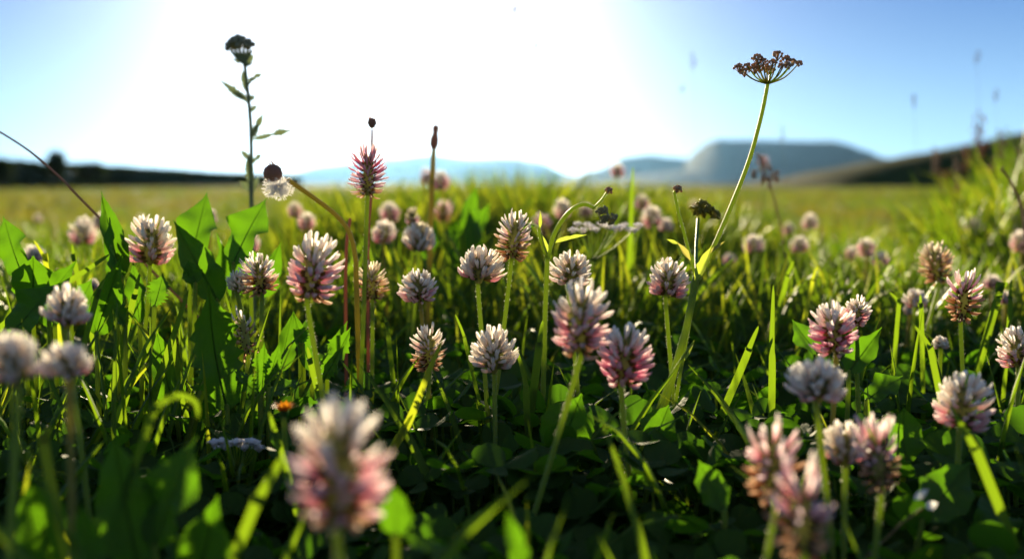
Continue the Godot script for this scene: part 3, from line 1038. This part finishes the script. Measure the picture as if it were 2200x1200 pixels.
# a flat little cluster of tiny five-petalled flowers on short stalklets
func lace(r: float, n: int, size: float) -> ArrayMesh:
	var s := Shape.new()
	for i in n:
		var a := i * 2.399963
		var q := sqrt((i + 0.5) / n)
		var p := Vector3(cos(a) * q * r, (1.0 - q * q) * r * 0.3 + rr(-0.15, 0.15) * r, sin(a) * q * r)
		var up := Vector3(rr(-0.5, 0.5), 1, rr(-0.5, 0.5)).normalized()
		var x := up.cross(Vector3(0.2, 0.1, 1)).normalized()
		var z := x.cross(up)
		for k in 5:
			var b := TAU * k / 5.0 + a
			var o := x * cos(b) + z * sin(b)
			var t := up.cross(o)
			s.quad(s.point(p), s.point(p + o * size * 0.7 + t * size * 0.42 + up * size * 0.25), s.point(p + o * size * 1.1 + up * size * 0.15), s.point(p + o * size * 0.7 - t * size * 0.42 + up * size * 0.25))
		tube(s, [Vector3(0, -r * 0.9, 0), p], [size * 0.12, size * 0.12], 4)
	return s.mesh()

func white_umbel(label: String, d: float, fork: Vector2, low: Vector2, x0: float, x1: float, row: float, n: int, r: float, size: float) -> void:
	var g := P(low.x, low.y, d)
	var o := thing("white_umbel", label, "flower", Vector3(g.x, 0, g.z))
	stalk(o, "stem", [low, fork], d, 0.0012, 0.0010, M.stem, 8, 30, true)
	var top := P(fork.x, fork.y, d) - o.position
	var head := [lace(r, 24, size * 1.25), lace(r * 0.85, 19, size * 1.25)]
	for i in n:
		var q := lerpf(x0, x1, (i + 0.5) / n)
		var e := P(q, row + rr(-10, 8) + 8.0 * absf(2.0 * i / n - 1.0), d + rr(-0.016, 0.016)) - o.position
		var s := Shape.new()
		tube(s, curve([top, top.lerp(e, 0.5) - Vector3(0, 0.002, 0), e], 6), taper(0.0005, 0.0003, 6), 5)
		part("ray", s.mesh(), M.stem, o)
		part("umbellet", head[i % 2], M.white_floret, o, Transform3D(Basis(Vector3.UP, rr(0, 6)), e))

func make_other_plants() -> void:
	# yarrow against the sky
	var d := 0.74
	var g := P(542, 560, d)
	var o := thing("yarrow_plant", "thin dark yarrow with narrow toothed leaves standing against the white sky", "plant", Vector3(g.x, 0, g.z))
	stalk(o, "stem", [Vector2(540, 480), Vector2(540, 380), Vector2(538, 270), Vector2(531, 190), Vector2(524, 130)], d, 0.0016, 0.0012, M.yarrow_grey, 20, 120, true)
	var s := Shape.new()
	for i in 60:
		var a := i * 2.399963
		var q := sqrt((i + 0.5) / 60.0)
		ball(s, P(515, 98, d) - o.position + Vector3(cos(a) * q * 0.0092, (1.0 - q * q) * 0.006 - 0.001 + rr(-0.0016, 0.0016), sin(a) * q * 0.0085), 0.0020 * rr(0.8, 1.2), Color.WHITE, Vector3(1, 0.9, 1), 4, 6)
	part("flower_head", s.mesh(), M.seed_grey, o)
	for q in [Vector2(496, 108), Vector2(505, 106), Vector2(514, 105), Vector2(523, 105), Vector2(532, 106), Vector2(540, 108)]:
		stalk(o, "ray", [Vector2(524, 136), Vector2(lerpf(524, q.x, 0.6), 122), q], d, 0.0013, 0.0010, M.yarrow_grey, 5)
	for q in [[533, 222, 471, 172, 13], [541, 300, 637, 280, 12], [541, 298, 568, 240, 12], [526, 144, 546, 116, 12], [527, 138, 494, 128, 6], [531, 176, 565, 158, 10], [530, 200, 520, 150, 12], [533, 216, 546, 206, 14], [538, 400, 532, 330, 14], [536, 420, 556, 380, 12], [528, 142, 540, 136, 13], [533, 214, 500, 196, 11], [531, 186, 548, 170, 11], [540, 296, 556, 262, 11], [539, 350, 566, 330, 11], [538, 345, 516, 322, 11], [537, 240, 552, 226, 10], [540, 410, 512, 388, 13]]:
		leaf_on(o, "leaf", q[0], q[1], q[2], q[3], q[4] * 1.5, d - 0.002, M.yarrow_grey, M.broad[3], Vector3(0.1, 0.35, 1), rr(-0.02, 0.02))
	# nodding spent flower with white fluff
	d = 0.58
	g = P(800, 560, d)
	o = thing("gone_over_flower", "spent dark flower head with white seed fluff on a leaning yellow stalk", "flower", Vector3(g.x, 0, g.z))
	stalk(o, "stem", [Vector2(766, 640), Vector2(764, 560), Vector2(752, 503), Vector2(726, 466), Vector2(680, 429), Vector2(618, 386)], d, 0.0014, 0.0012, M.stem_yellow, 14, 60, true)
	var c := P(586, 371, d) - o.position
	s = Shape.new()
	ball(s, c, 0.0050, Color.WHITE, Vector3(1.05, 0.95, 1), 6, 9)
	part("flower_head", s.mesh(), M.bud_brown, o)
	for k in 10:
		var a := TAU * k / 10.0
		part("bract", M.sepal, M.bud_brown, o, leaf_frame(c + Vector3(0.004, 0.001, 0), c + Vector3(-0.004 + 0.001 * cos(a * 3), cos(a) * 0.0058, sin(a) * 0.0058), 0.003, Vector3(cos(a), sin(a), 0.3)))
	s = Shape.new()
	var w := P(598, 402, d) - o.position
	for i in 420:
		var v := Vector3(rr(-1, 1), rr(-1, 0.7), rr(-1, 1)).normalized()
		var e := w + v * rr(0.003, 0.0070) * Vector3(1.15, 0.9, 1)
		var side := v.cross(Vector3(0.3, 0.5, 0.8)).normalized() * 0.00022
		s.tri(s.point(w + v * 0.001 - side), s.point(w + v * 0.001 + side), s.point(e))
		for k in 3:
			var u := (v + Vector3(rr(-1, 1), rr(-1, 1), rr(-1, 1)) * 0.9).normalized() * 0.0018
			s.tri(s.point(e - side), s.point(e + side), s.point(e + u))
	part("seed_fluff", s.mesh(), M.fluff, o)
	# bud on a stalk above the skyline
	d = 0.78
	g = P(926, 470, d)
	o = thing("flower_bud", "single closed bud on a straight stalk above the hazy hills", "flower", Vector3(g.x, 0, g.z))
	stalk(o, "stem", [Vector2(926, 450), Vector2(928, 390), Vector2(932, 318)], d, 0.0020, 0.0017, M.stem_yellow, 10, 40, true)
	s = Shape.new()
	var bud := []
	for q in [Vector2(932, 320), Vector2(932, 312), Vector2(933, 300), Vector2(935, 286), Vector2(936, 276), Vector2(936, 271)]:
		bud.append(P(q.x, q.y, d) - o.position)
	tube(s, bud, [0.0018, 0.0031, 0.0033, 0.0020, 0.0026, 0.0022], 9)
	part("bud", s.mesh(), M.bud_brown, o)
	# orange flower in the shade
	d = 0.43
	g = P(612, 1000, d)
	o = thing("orange_flower", "small orange flower half open in the dark greenery", "flower", Vector3(g.x, 0, g.z))
	stalk(o, "stem", [Vector2(612, 960), Vector2(610, 890)], d, 0.0012, 0.0011, M.stem, 6, 0, true)
	c = P(610, 888, d) - o.position
	for k in 26:
		var a := k * 2.4
		var q := 0.35 + 0.65 * k / 26.0
		part("petal", M.sepal, M.orange, o, leaf_frame(c, c + Vector3(cos(a) * 0.0052 * q, 0.0066 - 0.0016 * q, sin(a) * 0.0052 * q), 0.0024, Vector3(cos(a), 0.4, sin(a))))
	s = Shape.new()
	ball(s, c - Vector3(0, 0.0005, 0), 0.0022, Color.WHITE, Vector3(1, 1.1, 1))
	part("calyx", s.mesh(), M.leaf_green, o)

func plant(called: String, label: String, d: float, leaves: Array, category := "plant") -> void:
	var g := P(leaves[0][0], leaves[0][1], d)
	var o := thing(called, label, category, Vector3(g.x, 0, g.z))
	for q in leaves:
		var shape: Mesh = M.broad[q[5]]
		var face: Vector3 = q[7] if q.size() > 7 else Vector3(0.1, 0.25, 1)
		var dd: float = d + (q[8] if q.size() > 8 else 0.0)
		var lf := leaf_on(o, "leaf", q[0], q[1], q[2], q[3], q[4], dd, M[q[6]], shape, face, rr(-0.01, 0.02))
		part("midrib", M.ribs[q[5]], M[q[6]], lf)
		var s := Shape.new()
		var a := P(q[0], q[1], dd) - o.position
		tube(s, curve([Vector3(a.x * 0.5, -0.004, a.z * 0.5 + rr(-0.005, 0.005)), Vector3(a.x * 0.9, a.y * 0.6, a.z), a + (P(q[2], q[3], dd) - o.position - a) * 0.04], 6), taper(0.0016, 0.0011, 6), 6)
		part("leaf_stalk", s.mesh(), M.stem, o)

func make_leaf_meshes() -> void:
	M.sepal = blade_shape(0.5, 1.0, 4, 0.6).mesh()
	M.sheath = broad_shape(0.10, 0.5, 0.10, 0.0, 0.8, 1.0, 10, 4).mesh()
	M.broad = [
		broad_shape(0.08, 0.30, 0.32, 0.0, 0.85, 0.4).mesh(), broad_shape(-0.16, 0.25, 0.55, 0.0, 0.95, 2.1).mesh(),
		broad_shape(0.05, 0.55, 0.35, 0.0, 0.70, 4.0).mesh(), broad_shape(0.10, 0.30, 0.45, 0.55, 0.95, 1.2, 22).mesh(),
		broad_shape(0.30, 0.25, 0.40, 0.0, 1.0, 3.3).mesh(), broad_shape(0.35, 0.2, 0.5, 0.35, 0.8, 5.0, 20).mesh()]
	M.ribs = [rib_mesh(0.08), rib_mesh(-0.16), rib_mesh(0.05), rib_mesh(0.10), rib_mesh(0.30), rib_mesh(0.35)]

func make_leaves() -> void:
	plant("dock_plant", "upright dock with tall wavy sunlit leaves beside the spreading pink clover", 0.60, [
		[404, 590, 440, 402, 78, 1, "leaf_green"], [470, 650, 372, 475, 74, 2, "leaf_green", Vector3(0.5, 0, 1), -0.02],
		[478, 640, 420, 500, 60, 0, "leaf_green", Vector3(-0.6, 0.1, 1), 0.015], [520, 640, 470, 500, 56, 2, "leaf_green", Vector3(-0.5, 0, 1), 0.01]])
	plant("dock_plant", "dock with one curled bright leaf tip next to the spent fluffy flower", 0.60, [
		[498, 570, 562, 418, 88, 1, "leaf_green", Vector3(-0.3, 0.2, 1)], [540, 620, 500, 500, 62, 0, "leaf_green", Vector3(0.5, 0, 1), 0.02], [560, 640, 600, 520, 46, 2, "leaf_green", Vector3(0.7, 0, 1), 0.03]])
	plant("dock_plant", "narrow pointed leaves in front of the spreading pink clover", 0.57, [
		[262, 600, 216, 415, 50, 2, "leaf_green", Vector3(0.5, 0.1, 1)], [250, 640, 244, 470, 34, 0, "leaf_green", Vector3(-0.5, 0, 1), -0.01], [205, 720, 262, 545, 62, 2, "leaf_green", Vector3(0.4, 0.2, 1), -0.02], [300, 700, 282, 560, 40, 1, "leaf_green", Vector3(0.2, 0, 1), 0.02]])
	plant("dock_plant", "broad curling leaves above the large pale clover", 0.56, [
		[50, 600, -6, 462, 74, 1, "leaf_green", Vector3(-0.2, 0.3, 1)], [70, 660, 70, 545, 90, 4, "leaf_green", Vector3(0.3, 0.9, 0.6)], [120, 700, 40, 585, 80, 0, "leaf_green", Vector3(0.1, 0.7, 0.8)], [20, 720, 120, 600, 90, 1, "leaf_green", Vector3(0.1, 0.6, 0.8), -0.03]])
	plant("toothed_leaf_plant", "big toothed leaf glowing green with rusty edge, near the ragged brown clover", 0.50, [
		[490, 880, 420, 622, 128, 5, "leaf_green", Vector3(0.55, 0.35, 0.8)], [430, 880, 500, 690, 90, 3, "leaf_green", Vector3(-0.2, 0.4, 1), 0.03], [380, 900, 330, 720, 66, 4, "leaf_green", Vector3(0.5, 0.3, 1), 0.04]])
	plant("toothed_leaf_plant", "small toothed leaf with curled tip beside the stout hairy stem", 0.54, [
		[690, 820, 762, 700, 60, 3, "leaf_green", Vector3(-0.4, 0.2, 1)], [670, 800, 630, 672, 40, 2, "leaf_green", Vector3(0.4, 0.1, 1), 0.01], [600, 800, 628, 670, 44, 2, "leaf_green", Vector3(0.4, 0.1, 1), 0.03], [700, 790, 745, 690, 30, 0, "leaf_green", Vector3(0.3, 0.3, 1), 0.03]])
	plant("serrated_plant", "feathery serrated leaves catching light under the ragged brown clover", 0.50, [
		[560, 850, 572, 735, 52, 3, "leaf_green", Vector3(-0.3, 0.5, 1)], [575, 850, 640, 820, 60, 3, "leaf_green", Vector3(0, 1, 0.4)], [560, 850, 500, 800, 56, 3, "leaf_green", Vector3(0, 1, 0.5)], [575, 820, 600, 745, 40, 5, "leaf_green", Vector3(0.3, 0.6, 1)], [650, 740, 660, 690, 34, 3, "leaf_green", Vector3(-0.3, 0.3, 1), 0.05], [645, 740, 628, 705, 30, 3, "leaf_green", Vector3(0.3, 0.5, 1), 0.05]])
	plant("broad_leaf_plant", "bright upright leaf behind the bright pink clover head", 0.52, [
		[1822, 800, 1896, 704, 58, 2, "leaf_green", Vector3(-0.5, 0.3, 1)], [1860, 860, 1940, 800, 60, 1, "leaf_green", Vector3(0, 0.8, 0.6)], [1760, 760, 1700, 690, 70, 0, "leaf_green", Vector3(0.3, 0.5, 0.8), 0.05]])
	plant("broad_leaf_plant", "large dark leaves behind the white cone-shaped clover head", 0.92, [
		[970, 580, 1030, 402, 66, 1, "leaf_green", Vector3(0.4, 0.1, 1)], [985, 560, 1056, 440, 50, 0, "leaf_green", Vector3(-0.4, 0.2, 1), 0.03], [1010, 560, 1000, 430, 52, 2, "leaf_green", Vector3(0.2, 0.2, 1), 0.05], [900, 560, 940, 480, 50, 4, "leaf_green", Vector3(0, 0.5, 1)]])
	plant("broad_leaf_plant", "dark oval leaves under the rose pink clover head", 0.48, [
		[1180, 1000, 1260, 850, 120, 4, "leaf_green", Vector3(0.1, 0.8, 0.6)], [1400, 960, 1440, 870, 90, 0, "leaf_green", Vector3(0, 0.9, 0.5)], [1540, 1060, 1450, 960, 84, 4, "leaf_green", Vector3(0, 0.9, 0.5)], [1500, 1080, 1480, 985, 60, 1, "leaf_green", Vector3(0.2, 0.7, 0.8)]])
	plant("broad_leaf_plant", "round blurred leaves beside the foot of the very large clover", 0.30, [
		[850, 1150, 850, 1040, 74, 0, "leaf_green", Vector3(0, 0.3, 1)], [1010, 1215, 870, 1180, 60, 4, "leaf_green", Vector3(0, 1, 0.3)], [1120, 1220, 1085, 1090, 46, 2, "leaf_green", Vector3(0.3, 0.1, 1)]])
	plant("broad_leaf_plant", "dark blurred leaves in the shade below the pale clover", 0.34, [
		[300, 1240, 240, 930, 130, 0, "leaf_green", Vector3(0.3, 0.4, 1)], [330, 1180, 400, 940, 120, 1, "leaf_green", Vector3(-0.3, 0.4, 1)], [120, 1250, 60, 1010, 110, 4, "leaf_green", Vector3(0.4, 0.4, 1)], [420, 1260, 470, 1060, 120, 2, "leaf_green", Vector3(0.2, 0.5, 1)], [200, 1250, 180, 1080, 80, 5, "leaf_green", Vector3(0.2, 0.3, 1), -0.04]])
	plant("broad_leaf_plant", "round dark leaves at the feet of the withered pink clovers", 0.40, [
		[1560, 1100, 1500, 1000, 70, 4, "leaf_green", Vector3(0, 0.5, 1)], [1980, 1120, 2080, 1000, 110, 0, "leaf_green", Vector3(0, 0.7, 0.8)], [2160, 1180, 2120, 1050, 100, 1, "leaf_green", Vector3(0.2, 0.6, 0.8)], [1950, 1000, 1930, 880, 90, 4, "leaf_green", Vector3(0.1, 0.5, 0.9), 0.06]])
	plant("broad_leaf_plant", "mixed small leaves in the bright grass behind the white and mauve clover", 0.55, [
		[150, 690, 200, 600, 60, 0, "leaf_green", Vector3(0, 0.5, 1)], [100, 640, 165, 560, 40, 2, "leaf_green", Vector3(0.3, 0.4, 1)], [330, 660, 352, 590, 60, 3, "leaf_green", Vector3(0, 0.7, 0.8)], [270, 700, 230, 640, 60, 3, "leaf_green", Vector3(0, 0.8, 0.8)], [420, 610, 405, 560, 50, 0, "leaf_green", Vector3(-0.4, 0.4, 1), 0.02]])

func blade(label: String, d: float, px: Array, width: float, m: String, fold := 0.35) -> void:
	var g := P(px[0].x, px[0].y, d)
	var o := thing("grass_leaf", label, "grass blade", Vector3(g.x, 0, g.z))
	var ctrl := []
	for q in px:
		ctrl.append(P(q.x, q.y, d) - o.position)
	var a: Vector3 = ctrl[0]
	if a.y > 0.006:
		var b: Vector3 = ctrl[1]
		var away := (a - b)
		var k := clampf((a.y + 0.003) / maxf(-away.y, 0.003), 0.0, 1.6 * a.y / maxf(absf(away.x), 0.001))
		ctrl.push_front(Vector3(a.x + away.x * k, -0.003, a.z))
	var n := 16
	var pts := curve(ctrl, n)
	var s := Shape.new()
	var hw := width / F * d * 0.5
	var before := -1
	var lastx := Vector3.RIGHT
	for i in n + 1:
		var t := float(i) / n
		var dir: Vector3 = (pts[mini(i + 1, n)] - pts[maxi(i - 1, 0)]).normalized()
		var x := dir.cross(Vector3(0.15, 0.1, 1)).normalized()
		if x.dot(lastx) < 0:
			x = -x
		lastx = x
		var z := x.cross(dir)
		var w := hw * (0.6 + 0.4 * minf(t * 3.0, 1.0)) * pow(1.0 - t, 0.5) + 0.00012
		var l := s.point(pts[i] - x * w + z * w * fold)
		s.point(pts[i])
		s.point(pts[i] + x * w + z * w * fold)
		if before >= 0:
			s.quad(before, l, l + 1, before + 1)
			s.quad(before + 1, l + 1, l + 2, before + 2)
		before = l
	part("blade", s.mesh(), M[m], o)

func make_blades() -> void:
	blade("long bright grass blade leaning past the white and mauve clover", 0.52, [Vector2(322, 880), Vector2(352, 780), Vector2(386, 680), Vector2(404, 622)], 19, "grass_green")
	blade("short bright blade with bent top next to the long leaning one", 0.53, [Vector2(388, 830), Vector2(374, 740), Vector2(370, 690)], 14, "grass_green")
	blade("arched blurred grass leaf bending over the dark undergrowth", 0.34, [Vector2(306, 950), Vector2(330, 885), Vector2(372, 850), Vector2(418, 862), Vector2(425, 900)], 20, "grass_green")
	blade("wide blurred grass blade below the orange flower", 0.31, [Vector2(525, 1140), Vector2(550, 1080), Vector2(590, 1010), Vector2(602, 985)], 28, "grass_green")
	blade("straight narrow blade rising to the orange flower", 0.40, [Vector2(606, 985), Vector2(594, 940), Vector2(578, 885)], 20, "grass_green")
	blade("blade slanting across the spiky white and brown clover", 0.46, [Vector2(836, 975), Vector2(880, 900), Vector2(920, 800), Vector2(950, 730)], 22, "grass_yellow")
	blade("tall narrow sunlit blade standing alone among dark leaves", 0.52, [Vector2(1658, 830), Vector2(1658, 740), Vector2(1662, 612)], 19, "grass_green")
	blade("slanting blade near the lone sunlit one and the branching umbel", 0.54, [Vector2(1588, 800), Vector2(1608, 750), Vector2(1630, 700)], 20, "grass_green")
	blade("sunlit blade touching the foot of the nodding plant", 0.52, [Vector2(1152, 790), Vector2(1158, 740), Vector2(1166, 688)], 20, "grass_green")
	blade("curved blade beside the cream white clover head", 0.51, [Vector2(1132, 890), Vector2(1128, 820), Vector2(1108, 745)], 17, "grass_green")
	blade("bright blade crossing the wide pink and white clover", 0.375, [Vector2(2122, 1030), Vector2(2092, 960), Vector2(2040, 868)], 27, "grass_green")
	blade("drooping blade between the white dome and the rusty clover", 0.48, [Vector2(2010, 805), Vector2(1996, 745), Vector2(1966, 700)], 18, "grass_green")
	blade("bright upright blade behind the leaves under the withered cream clover", 0.60, [Vector2(1980, 700), Vector2(1978, 660), Vector2(1978, 632)], 13, "grass_green")
	blade("hooked blade beside the bright upright one under the withered cream clover", 0.62, [Vector2(1928, 690), Vector2(1930, 650), Vector2(1912, 628)], 12, "grass_green")
	blade("narrow yellow blade in the sunlit grass above the bright pink clover", 0.70, [Vector2(1736, 650), Vector2(1746, 600), Vector2(1756, 572)], 11, "grass_yellow")
	blade("green blade slanting in the sunlit grass above the bright pink clover", 0.70, [Vector2(1680, 640), Vector2(1692, 590), Vector2(1706, 560)], 14, "grass_green")
	blade("long leaf blade lying across the grass above the white and mauve clover", 0.55, [Vector2(20, 690), Vector2(90, 640), Vector2(170, 590), Vector2(236, 545)], 20, "grass_green")
	blade("yellow rolled blade with a pale tip near the broad curling leaves", 0.58, [Vector2(104, 600), Vector2(98, 560), Vector2(72, 516)], 13, "grass_yellow")
	blade("thin upright blade under the blurred pink clover", 0.60, [Vector2(168, 600), Vector2(160, 560), Vector2(154, 525)], 12, "grass_green")
	blade("narrow blade leaning beside the white and mauve clover", 0.50, [Vector2(196, 680), Vector2(208, 640), Vector2(224, 598)], 13, "grass_green")
	blade("slim blade along the stem of the spreading pink clover", 0.55, [Vector2(275, 690), Vector2(288, 640), Vector2(300, 585)], 16, "grass_green")
	blade("sharp straight blade rising high in the sunny grass", 0.86, [Vector2(1352, 560), Vector2(1356, 460), Vector2(1360, 358)], 15, "grass_green")
	blade("small bent blade between the dome and fading clover stems", 0.56, [Vector2(1010, 780), Vector2(996, 720), Vector2(978, 675)], 9, "grass_green")
	blade("upright narrow blade between the brown spent and spiky clovers", 0.58, [Vector2(836, 740), Vector2(832, 700), Vector2(824, 678)], 12, "grass_green")
	blade("curled narrow blade beside the stout hairy stem", 0.50, [Vector2(678, 820), Vector2(668, 780), Vector2(660, 745)], 16, "grass_green")
	blade("short vertical blade behind the pink and white clover on a tall stem", 0.60, [Vector2(2168, 690), Vector2(2170, 640), Vector2(2174, 600)], 13, "grass_green")
	blade("wide slanted blade behind the pink and white clover on a tall stem", 0.62, [Vector2(2140, 650), Vector2(2146, 625), Vector2(2166, 606)], 22, "grass_green")
	blade("stubby blurred blade beside the low white clover's stem", 0.33, [Vector2(105, 1010), Vector2(96, 950), Vector2(106, 915)], 26, "grass_yellow")
	blade("short yellow blade beside the very large clover head", 0.46, [Vector2(836, 990), Vector2(862, 930), Vector2(886, 890)], 15, "grass_yellow")

func seed_stalk(label: String, d: float, px: Array, r: float, m: Material, spike: Array, sm: Material, size: float, n: int, called := "grass_stalk", group := "") -> void:
	var g := P(px[0].x, px[0].y, d)
	var o := thing(called, label, "grass", Vector3(g.x, 0, g.z), group)
	stalk(o, "stem", px, d, r, r * 0.6, m, 16, 0, true)
	var s := Shape.new()
	for q in spike:
		var c := P(q.x, q.y, d) - o.position
		var reach: float = q.z / F * d
		for i in n:
			var p := c + Vector3(rr(-0.6, 0.6) * reach, rr(-1, 1) * reach, rr(-0.6, 0.6) * reach)
			ball(s, p, size * rr(0.7, 1.2), Color.WHITE, Vector3(0.8, 1.8, 0.8), 4, 5)
		tube(s, [c - Vector3(0, reach, 0), c + Vector3(0, reach, 0)], [size * 0.3, size * 0.2], 4)
	if spike.size() > 0:
		part("seed_head", s.mesh(), sm, o)

func make_stalks() -> void:
	seed_stalk("very thin bent grass stalk crossing before the hedge", 0.62, [Vector2(215, 470), Vector2(140, 392), Vector2(70, 330), Vector2(0, 284), Vector2(-60, 252)], 0.0008, M.seed_brown, [Vector3(-70, 246, 14)], M.seed_brown, 0.0007, 10)
	seed_stalk("pinkish grass panicle swaying beside the umbel stalk", 0.92, [Vector2(1690, 560), Vector2(1672, 460), Vector2(1650, 380), Vector2(1634, 335)], 0.0008, M.seed_brown, [Vector3(1634, 340, 14), Vector3(1640, 362, 16), Vector3(1656, 370, 13), Vector3(1668, 378, 10), Vector3(1652, 394, 12), Vector3(1640, 385, 10), Vector3(1620, 372, 8)], M.seed_brown, 0.0011, 9)
	seed_stalk("brown curved stalk hooked over in front of the bank", 0.80, [Vector2(2205, 520), Vector2(2194, 440), Vector2(2172, 390), Vector2(2156, 366)], 0.0013, M.seed_brown, [Vector3(2155, 364, 5)], M.seed_brown, 0.0008, 6)
	var thin := "slender grass stalk with a blurred seed head high against the sky"
	for q in [[1490, 130, 18, 1.7], [1467, 190, 6, 1.9], [1965, 216, 13, 1.6], [2100, 122, 15, 1.7], [2141, 205, 12, 1.8], [395, 180, 9, 1.8], [1684, 288, 16, 1.9], [1262, 250, 6, 1.9], [1107, 20, 8, 1.1]]:
		var x: float = q[0]
		var y: float = q[1]
		var r: float = q[2]
		seed_stalk(thin, q[3], [Vector2(x + 10, 470), Vector2(x + 8, 400), Vector2(x + 3, y + 90), Vector2(x, y + r)], 0.00028, M.grass_straw, [Vector3(x, y - r * 0.4, r * 0.6), Vector3(x - 2, y + r * 0.5, r * 0.5)], M.seed_brown, 0.0011, 7, "grass_stalk", "seed stalks against the sky")
	seed_stalk("loose grass panicle with scattered spikelets high in the white glare", 1.1, [Vector2(1180, 420), Vector2(1176, 330), Vector2(1160, 200), Vector2(1150, 100)], 0.00025, M.grass_straw, [Vector3(1136, 78, 4), Vector3(1155, 94, 7), Vector3(1148, 100, 4), Vector3(1116, 92, 2)], M.seed_brown, 0.0009, 4)
	for q in [[2105, 262, 24, 2.0], [2012, 330, 14, 2.2], [2150, 300, 20, 2.1], [2060, 352, 18, 2.0], [2185, 340, 22, 1.9], [2120, 372, 18, 2.1], [2030, 382, 14, 2.2], [2200, 300, 20, 2.3], [2080, 320, 14, 2.3], [2050, 415, 16, 1.8]]:
		var x: float = q[0]
		var y: float = q[1]
		var r: float = q[2]
		seed_stalk("reddish sorrel stalk on the shaggy bank below the hill", q[3], [Vector2(x + rr(-12, 12), 520), Vector2(x + rr(-6, 6), 430), Vector2(x, y + r)], 0.0014, M.sorrel_red, [Vector3(x, y, r), Vector3(x + rr(-8, 8), y + r * 1.4, r * 0.8), Vector3(x + rr(-8, 8), y + r * 2.4, r * 0.7)], M.sorrel_red if rng.randf() < 0.7 else M.seed_brown, 0.0022, 16, "sorrel_stalk", "sorrel stalks on the bank")
	# pale spikelets catching the sun beside the withered clovers
	seed_stalk("fallen grass stalk with two pale shining spikelets in the dark corner", 0.37, [Vector2(1880, 1180), Vector2(1930, 1130), Vector2(1985, 1090)], 0.0006, M.grass_straw, [], M.fluff, 0.001, 1)
	var o: Node3D = get_child(get_child_count() - 1)
	for q in [[1990, 1090, 2016, 1080, 20], [1965, 1072, 1996, 1050, 16]]:
		leaf_on(o, "spikelet", q[0], q[1], q[2], q[3], q[4], 0.37, M.fluff, M.sheath, Vector3(0.1, 0.6, 0.8))

func make_hedge() -> void:
	var a := P(-900, 395, 30)
	var b := P(640, 395, 130)
	var mid := (a + b) * 0.5
	var o := thing("hedge", "long low dark hedge along the far edge of the field", "hedge", Vector3(mid.x, 0, mid.z))
	var s := Shape.new()
	var n := FastNoiseLite.new()
	n.seed = 5
	n.frequency = 0.09
	for i in 17000:
		var t := rng.randf()
		var p := a.lerp(b, t)
		var top := (1.80 - 0.60 * t) * (0.92 + 0.55 * n.get_noise_1d(p.x * 5.0))
		var q := Vector3(p.x + rr(-0.5, 0.5), rr(-0.05, 1.0) * top, p.z + rr(-0.5, 0.5)) - o.position
		var v := Vector3(rr(-1, 1), rr(-1, 1), rr(-1, 1)).normalized() * rr(0.12, 0.24)
		var w := v.cross(Vector3(rr(-1, 1), rr(-1, 1), rr(-1, 1))).normalized() * rr(0.08, 0.16)
		s.quad(s.point(q - v), s.point(q + w), s.point(q + v), s.point(q - w))
	part("foliage", s.mesh(), M.hedge_leaf, o)
	s = Shape.new()
	for i in 40:
		var p := a.lerp(b, (i + 0.5) / 40.0) - o.position
		tube(s, [Vector3(p.x, -0.1, p.z), Vector3(p.x + rr(-0.2, 0.2), 0.7, p.z)], [0.06, 0.03], 5)
	part("stems", s.mesh(), M.bark, o)
	for q in [[122, 0.42, 1.62, "round dark bush standing taller than the hedge"], [4, 0.5, 1.30, "low rounded bush at the thick end of the hedge"], [196, 0.7, 1.15, "small bush just past the tall round one in the hedge"]]:
		var px: float = q[0]
		var p := P(px, 395, 46)
		var h: float = q[2]
		var r: float = q[1]
		var e := thing("bush", q[3], "bush", Vector3(p.x, 0, p.z))
		s = Shape.new()
		tube(s, [Vector3(0, -0.1, 0), Vector3(0.03, h * 0.4, 0), Vector3(0.0, h * 0.7, 0.02)], [0.07, 0.05, 0.02], 6)
		part("trunk", s.mesh(), M.bark, e)
		s = Shape.new()
		for i in 900:
			var v := Vector3(rr(-1, 1), rr(-1, 1), rr(-1, 1)).normalized() * pow(rng.randf(), 0.4)
			var c := Vector3(v.x * r, h * 0.62 + v.y * h * 0.40, v.z * r)
			var x := Vector3(rr(-1, 1), rr(-1, 1), rr(-1, 1)).normalized() * rr(0.05, 0.11)
			var y := x.cross(Vector3(rr(-1, 1), rr(-1, 1), rr(-1, 1))).normalized() * rr(0.04, 0.08)
			s.quad(s.point(c - x), s.point(c + y), s.point(c + x), s.point(c - y))
		part("crown", s.mesh(), M.hedge_leaf, e)
